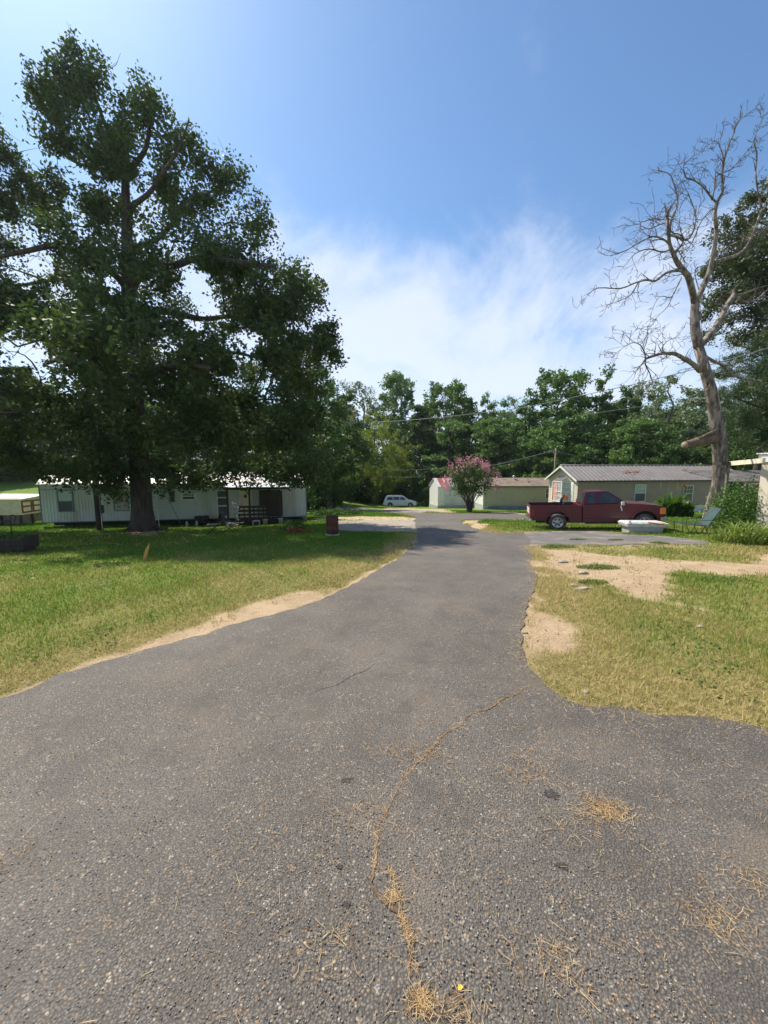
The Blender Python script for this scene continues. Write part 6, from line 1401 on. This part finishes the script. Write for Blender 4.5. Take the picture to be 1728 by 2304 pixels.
# ---- strap leaved clumps
def strap(name, label, cat, loc, ext, n, h, w_, mat, seed, droop=.5, flower=None, up=.2):
    rg = np.random.default_rng(seed); t = thing(name, label, cat, loc); x = rg.uniform(-1, 1, n)*ext[0]; y = rg.uniform(-1, 1, n)*ext[1]
    kk = (x/ext[0])**2+(y/ext[1])**2 < 1; x, y = x[kk], y[kk]; n = len(x); hh = h*rg.uniform(.35, 1.1, n)*(1-.45*((x/ext[0])**2+(y/ext[1])**2))*(1+.22*np.sin(x*7/ext[0]+seed)*np.sin(y*3+x*3)); a = rg.uniform(0, 6.28, n); ln = rg.uniform(.2, 1, n)*droop*hh; ww = w_*rg.uniform(.6, 1.2, n)
    rows = []
    for j in range(6):
        t_ = j/5; cxp = x+np.cos(a)*ln*t_**1.8; cyp = y+np.sin(a)*ln*t_**1.8; cz = hh*(t_-.35*droop*t_**3)*1.1; wj = ww*(math.sin(math.pi*(up+(1-up)*t_*.98)) if j else .4)
        rows.append(np.stack([cxp-np.sin(a)*wj, cyp+np.cos(a)*wj, cz+.15*wj], 1)); rows.append(np.stack([cxp+np.sin(a)*wj, cyp-np.cos(a)*wj, cz+.15*wj], 1))
    V = np.stack(rows, 1).reshape(-1, 3); i = (np.arange(n)*12)[:, None]
    Fq = np.concatenate([i+np.array([[2*j, 2*j+1, 2*j+3, 2*j+2]]) for j in range(5)]); npmesh('leaves', V, Fq, mat, t, np.tile(rg.uniform(0, 1, n), 5))
    if flower:
        q = MB()
        for k_ in range(flower): 
            fx, fy = rg.uniform(-.85, .85)*ext[0], rg.uniform(-.5, .5)*ext[1]; fz = h*rg.uniform(1.1, 1.4); q.tube([(fx, fy, .2), (fx+rg.normal(0, .03), fy, fz)], [.012, .008], 5)
            if k_ == 0: FP = (fx, fy, fz)
        q.build('flower_stalk', 'leafB', t)
        P = np.array(FP)+rg.normal(0, .06, (50, 3)); Vp, Fp = leafgeo(P, .1, .8, rg=rg); npmesh('flower', Vp, Fp, 'redbloom', t, rg.uniform(0, 1, 50))
    return t
cb = gp(1508, 1163); strap('canna_clump', 'dense clump of broad leaved canna lilies with one red flower by the taupe wall', 'canna plant', cb, (50*cb.y/864, .6), 420, 1.75, .13, 'broad', 31, .8, 9, .2)
lb_ = gp(1700, 1222); strap('daylily_clump', 'big clump of arching yellow green daylily leaves at the right edge', 'daylily plant', lb_, (1.15, .7), 1300, .95, .014, 'lily', 32, 1.25, None, .3)
lb_ = gp(1665, 1235); strap('daylily_clump', 'small yellowish tuft of strap leaves in front of the daylily clump, left end', 'daylily plant', gp(1655, 1212), (.35, .25), 160, .4, .012, 'lily', 33, 1.2, None, .3)
sb = ground(*at(1700, 1190, 14.6).xy); leafclump('shrub', 'big rounded green rose shrub right of the dead tree', 'shrub', sb, (1.65, .9, 1.75), 14000, .085, 'broad', .6, seed=34, stems=22)
sb = gp(1640, 1190); leafclump('shrub', 'dark leafy shrub at the very foot of the dead tree', 'shrub', sb, (.75, .4, .85), 3200, .08, 'leafC', .6, seed=35, stems=12)
for (px, py, sz, hh, lb) in ((1345, 1278, .42, .10, 'round green grass tuft inside the dirt track'), (1335, 1312, .25, .08, 'small grass tuft below the round one in the dirt track'), (1301, 1215, .28, .08, 'grass tuft in the worn pad, left one'), (1386, 1216, .25, .07, 'grass tuft in the worn pad, middle one'), (1483, 1223, .3, .08, 'grass tuft in the worn pad, right one'), (1258, 1232, .5, .13, 'long grass strip at the mouth of the worn pad'), (1225, 1192, .5, .22, 'tall grass around the pickup rear wheel'), (1430, 1203, .5, .12, 'grass tufts along the white tub'), (1630, 1306, .5, .07, 'grass strip along the lower edge of the dirt track')):
    strap('grass_tuft', lb, 'grass tuft', gp(px, py), (sz, sz*.45), int(700+900*sz), hh*1.15, .005, 'grassy', int(px), .9, None, .5)

# ---- wires and the far pole
fp = ground(*at(1246, 1100, 46).xy); zt_ = at(1246, 1008, 46).z-fp.z
po = thing('utility_pole', 'thin grey utility pole rising behind the green mobile home', 'utility pole', fp); q = MB(); q.tube([(0, 0, -.3), (0, 0, zt_)], [.13, .10], 8); q.build('post', 'wood_grey', po)
q = MB(); q.box(-.5, .5, -.05, .05, zt_-.45, zt_-.35); q.build('crossarm', 'wood_grey', po)
def wire(pts, r, label):
    P = [at(*p) for p in pts]; fine = []
    for i in range(len(P)-1):
        for k_ in range(6):
            t = k_/6; p0, p1, p2, p3 = P[max(i-1, 0)], P[i], P[i+1], P[min(i+2, len(P)-1)]
            fine.append(.5*((2*p1)+(-p0+p2)*t+(2*p0-5*p1+4*p2-p3)*t*t+(-p0+3*p1-3*p2+p3)*t**3))
    fine.append(P[-1]); o = fine[0].copy(); q = MB(); q.tube([p-o for p in fine], r, 5); w_ = q.build('power_cable', 'cable', None); w_.location = o; tag(w_, label, 'cable', 'overhead cables')
wire([(1860, 740, 21), (1728, 783, 22.5), (1598, 821, 24), (1455, 858, 26.5), (1378, 875, 28), (1219, 909, 31), (1134, 923, 33), (989, 939, 36), (881, 948, 39), (736, 953, 43), (600, 950, 47)], .026, 'thick overhead cable sagging from the right edge across the wood to the oak')
wire([(1860, 872, 26), (1728, 880, 28), (1590, 893, 30), (1420, 918, 33), (1300, 935, 36)], .016, 'thin cable crossing behind the dead trunk')
wire([(1246, 1013, 46), (1180, 1031, 44), (1112, 1046, 42), (1060, 1052, 41)], .032, 'cable running down from the far utility pole to the pink tree')
wire([(1246, 1015, 46), (1310, 1028, 47), (1380, 1036, 48)], .024, 'cable running right from the far utility pole')
wire([(960, 1073, 47), (880, 1073, 45), (800, 1065, 43), (640, 1040, 40)], .02, 'thin low cable before the dark wood, lower one')
wire([(1010, 1052, 46), (900, 1058, 44), (820, 1048, 42), (640, 1028, 39)], .02, 'thin low cable before the dark wood, upper one')
wire([(-60, 945, 30), (40, 928, 31), (100, 922, 32), (200, 915, 33)], .02, 'thin cable left of the oak')

# ---- humid air
hz = MB(); hz.box(-172, 172, -27, 262, -9, 42); ho = hz.build('haze', 'white'); tag(ho, 'thin humid summer haze over the whole park', 'haze', kind='stuff')
hm = bpy.data.materials.new('haze'); hm.use_nodes = True; t_ = hm.node_tree; t_.nodes.clear(); o_ = t_.nodes.new('ShaderNodeOutputMaterial'); v_ = t_.nodes.new('ShaderNodeVolumePrincipled')
v_.inputs['Color'].default_value = (.86, .92, 1, 1); v_.inputs['Density'].default_value = .0002; v_.inputs['Anisotropy'].default_value = .45; t_.links.new(v_.outputs[0], o_.inputs[1])
ho.data.materials.clear(); ho.data.materials.append(hm)
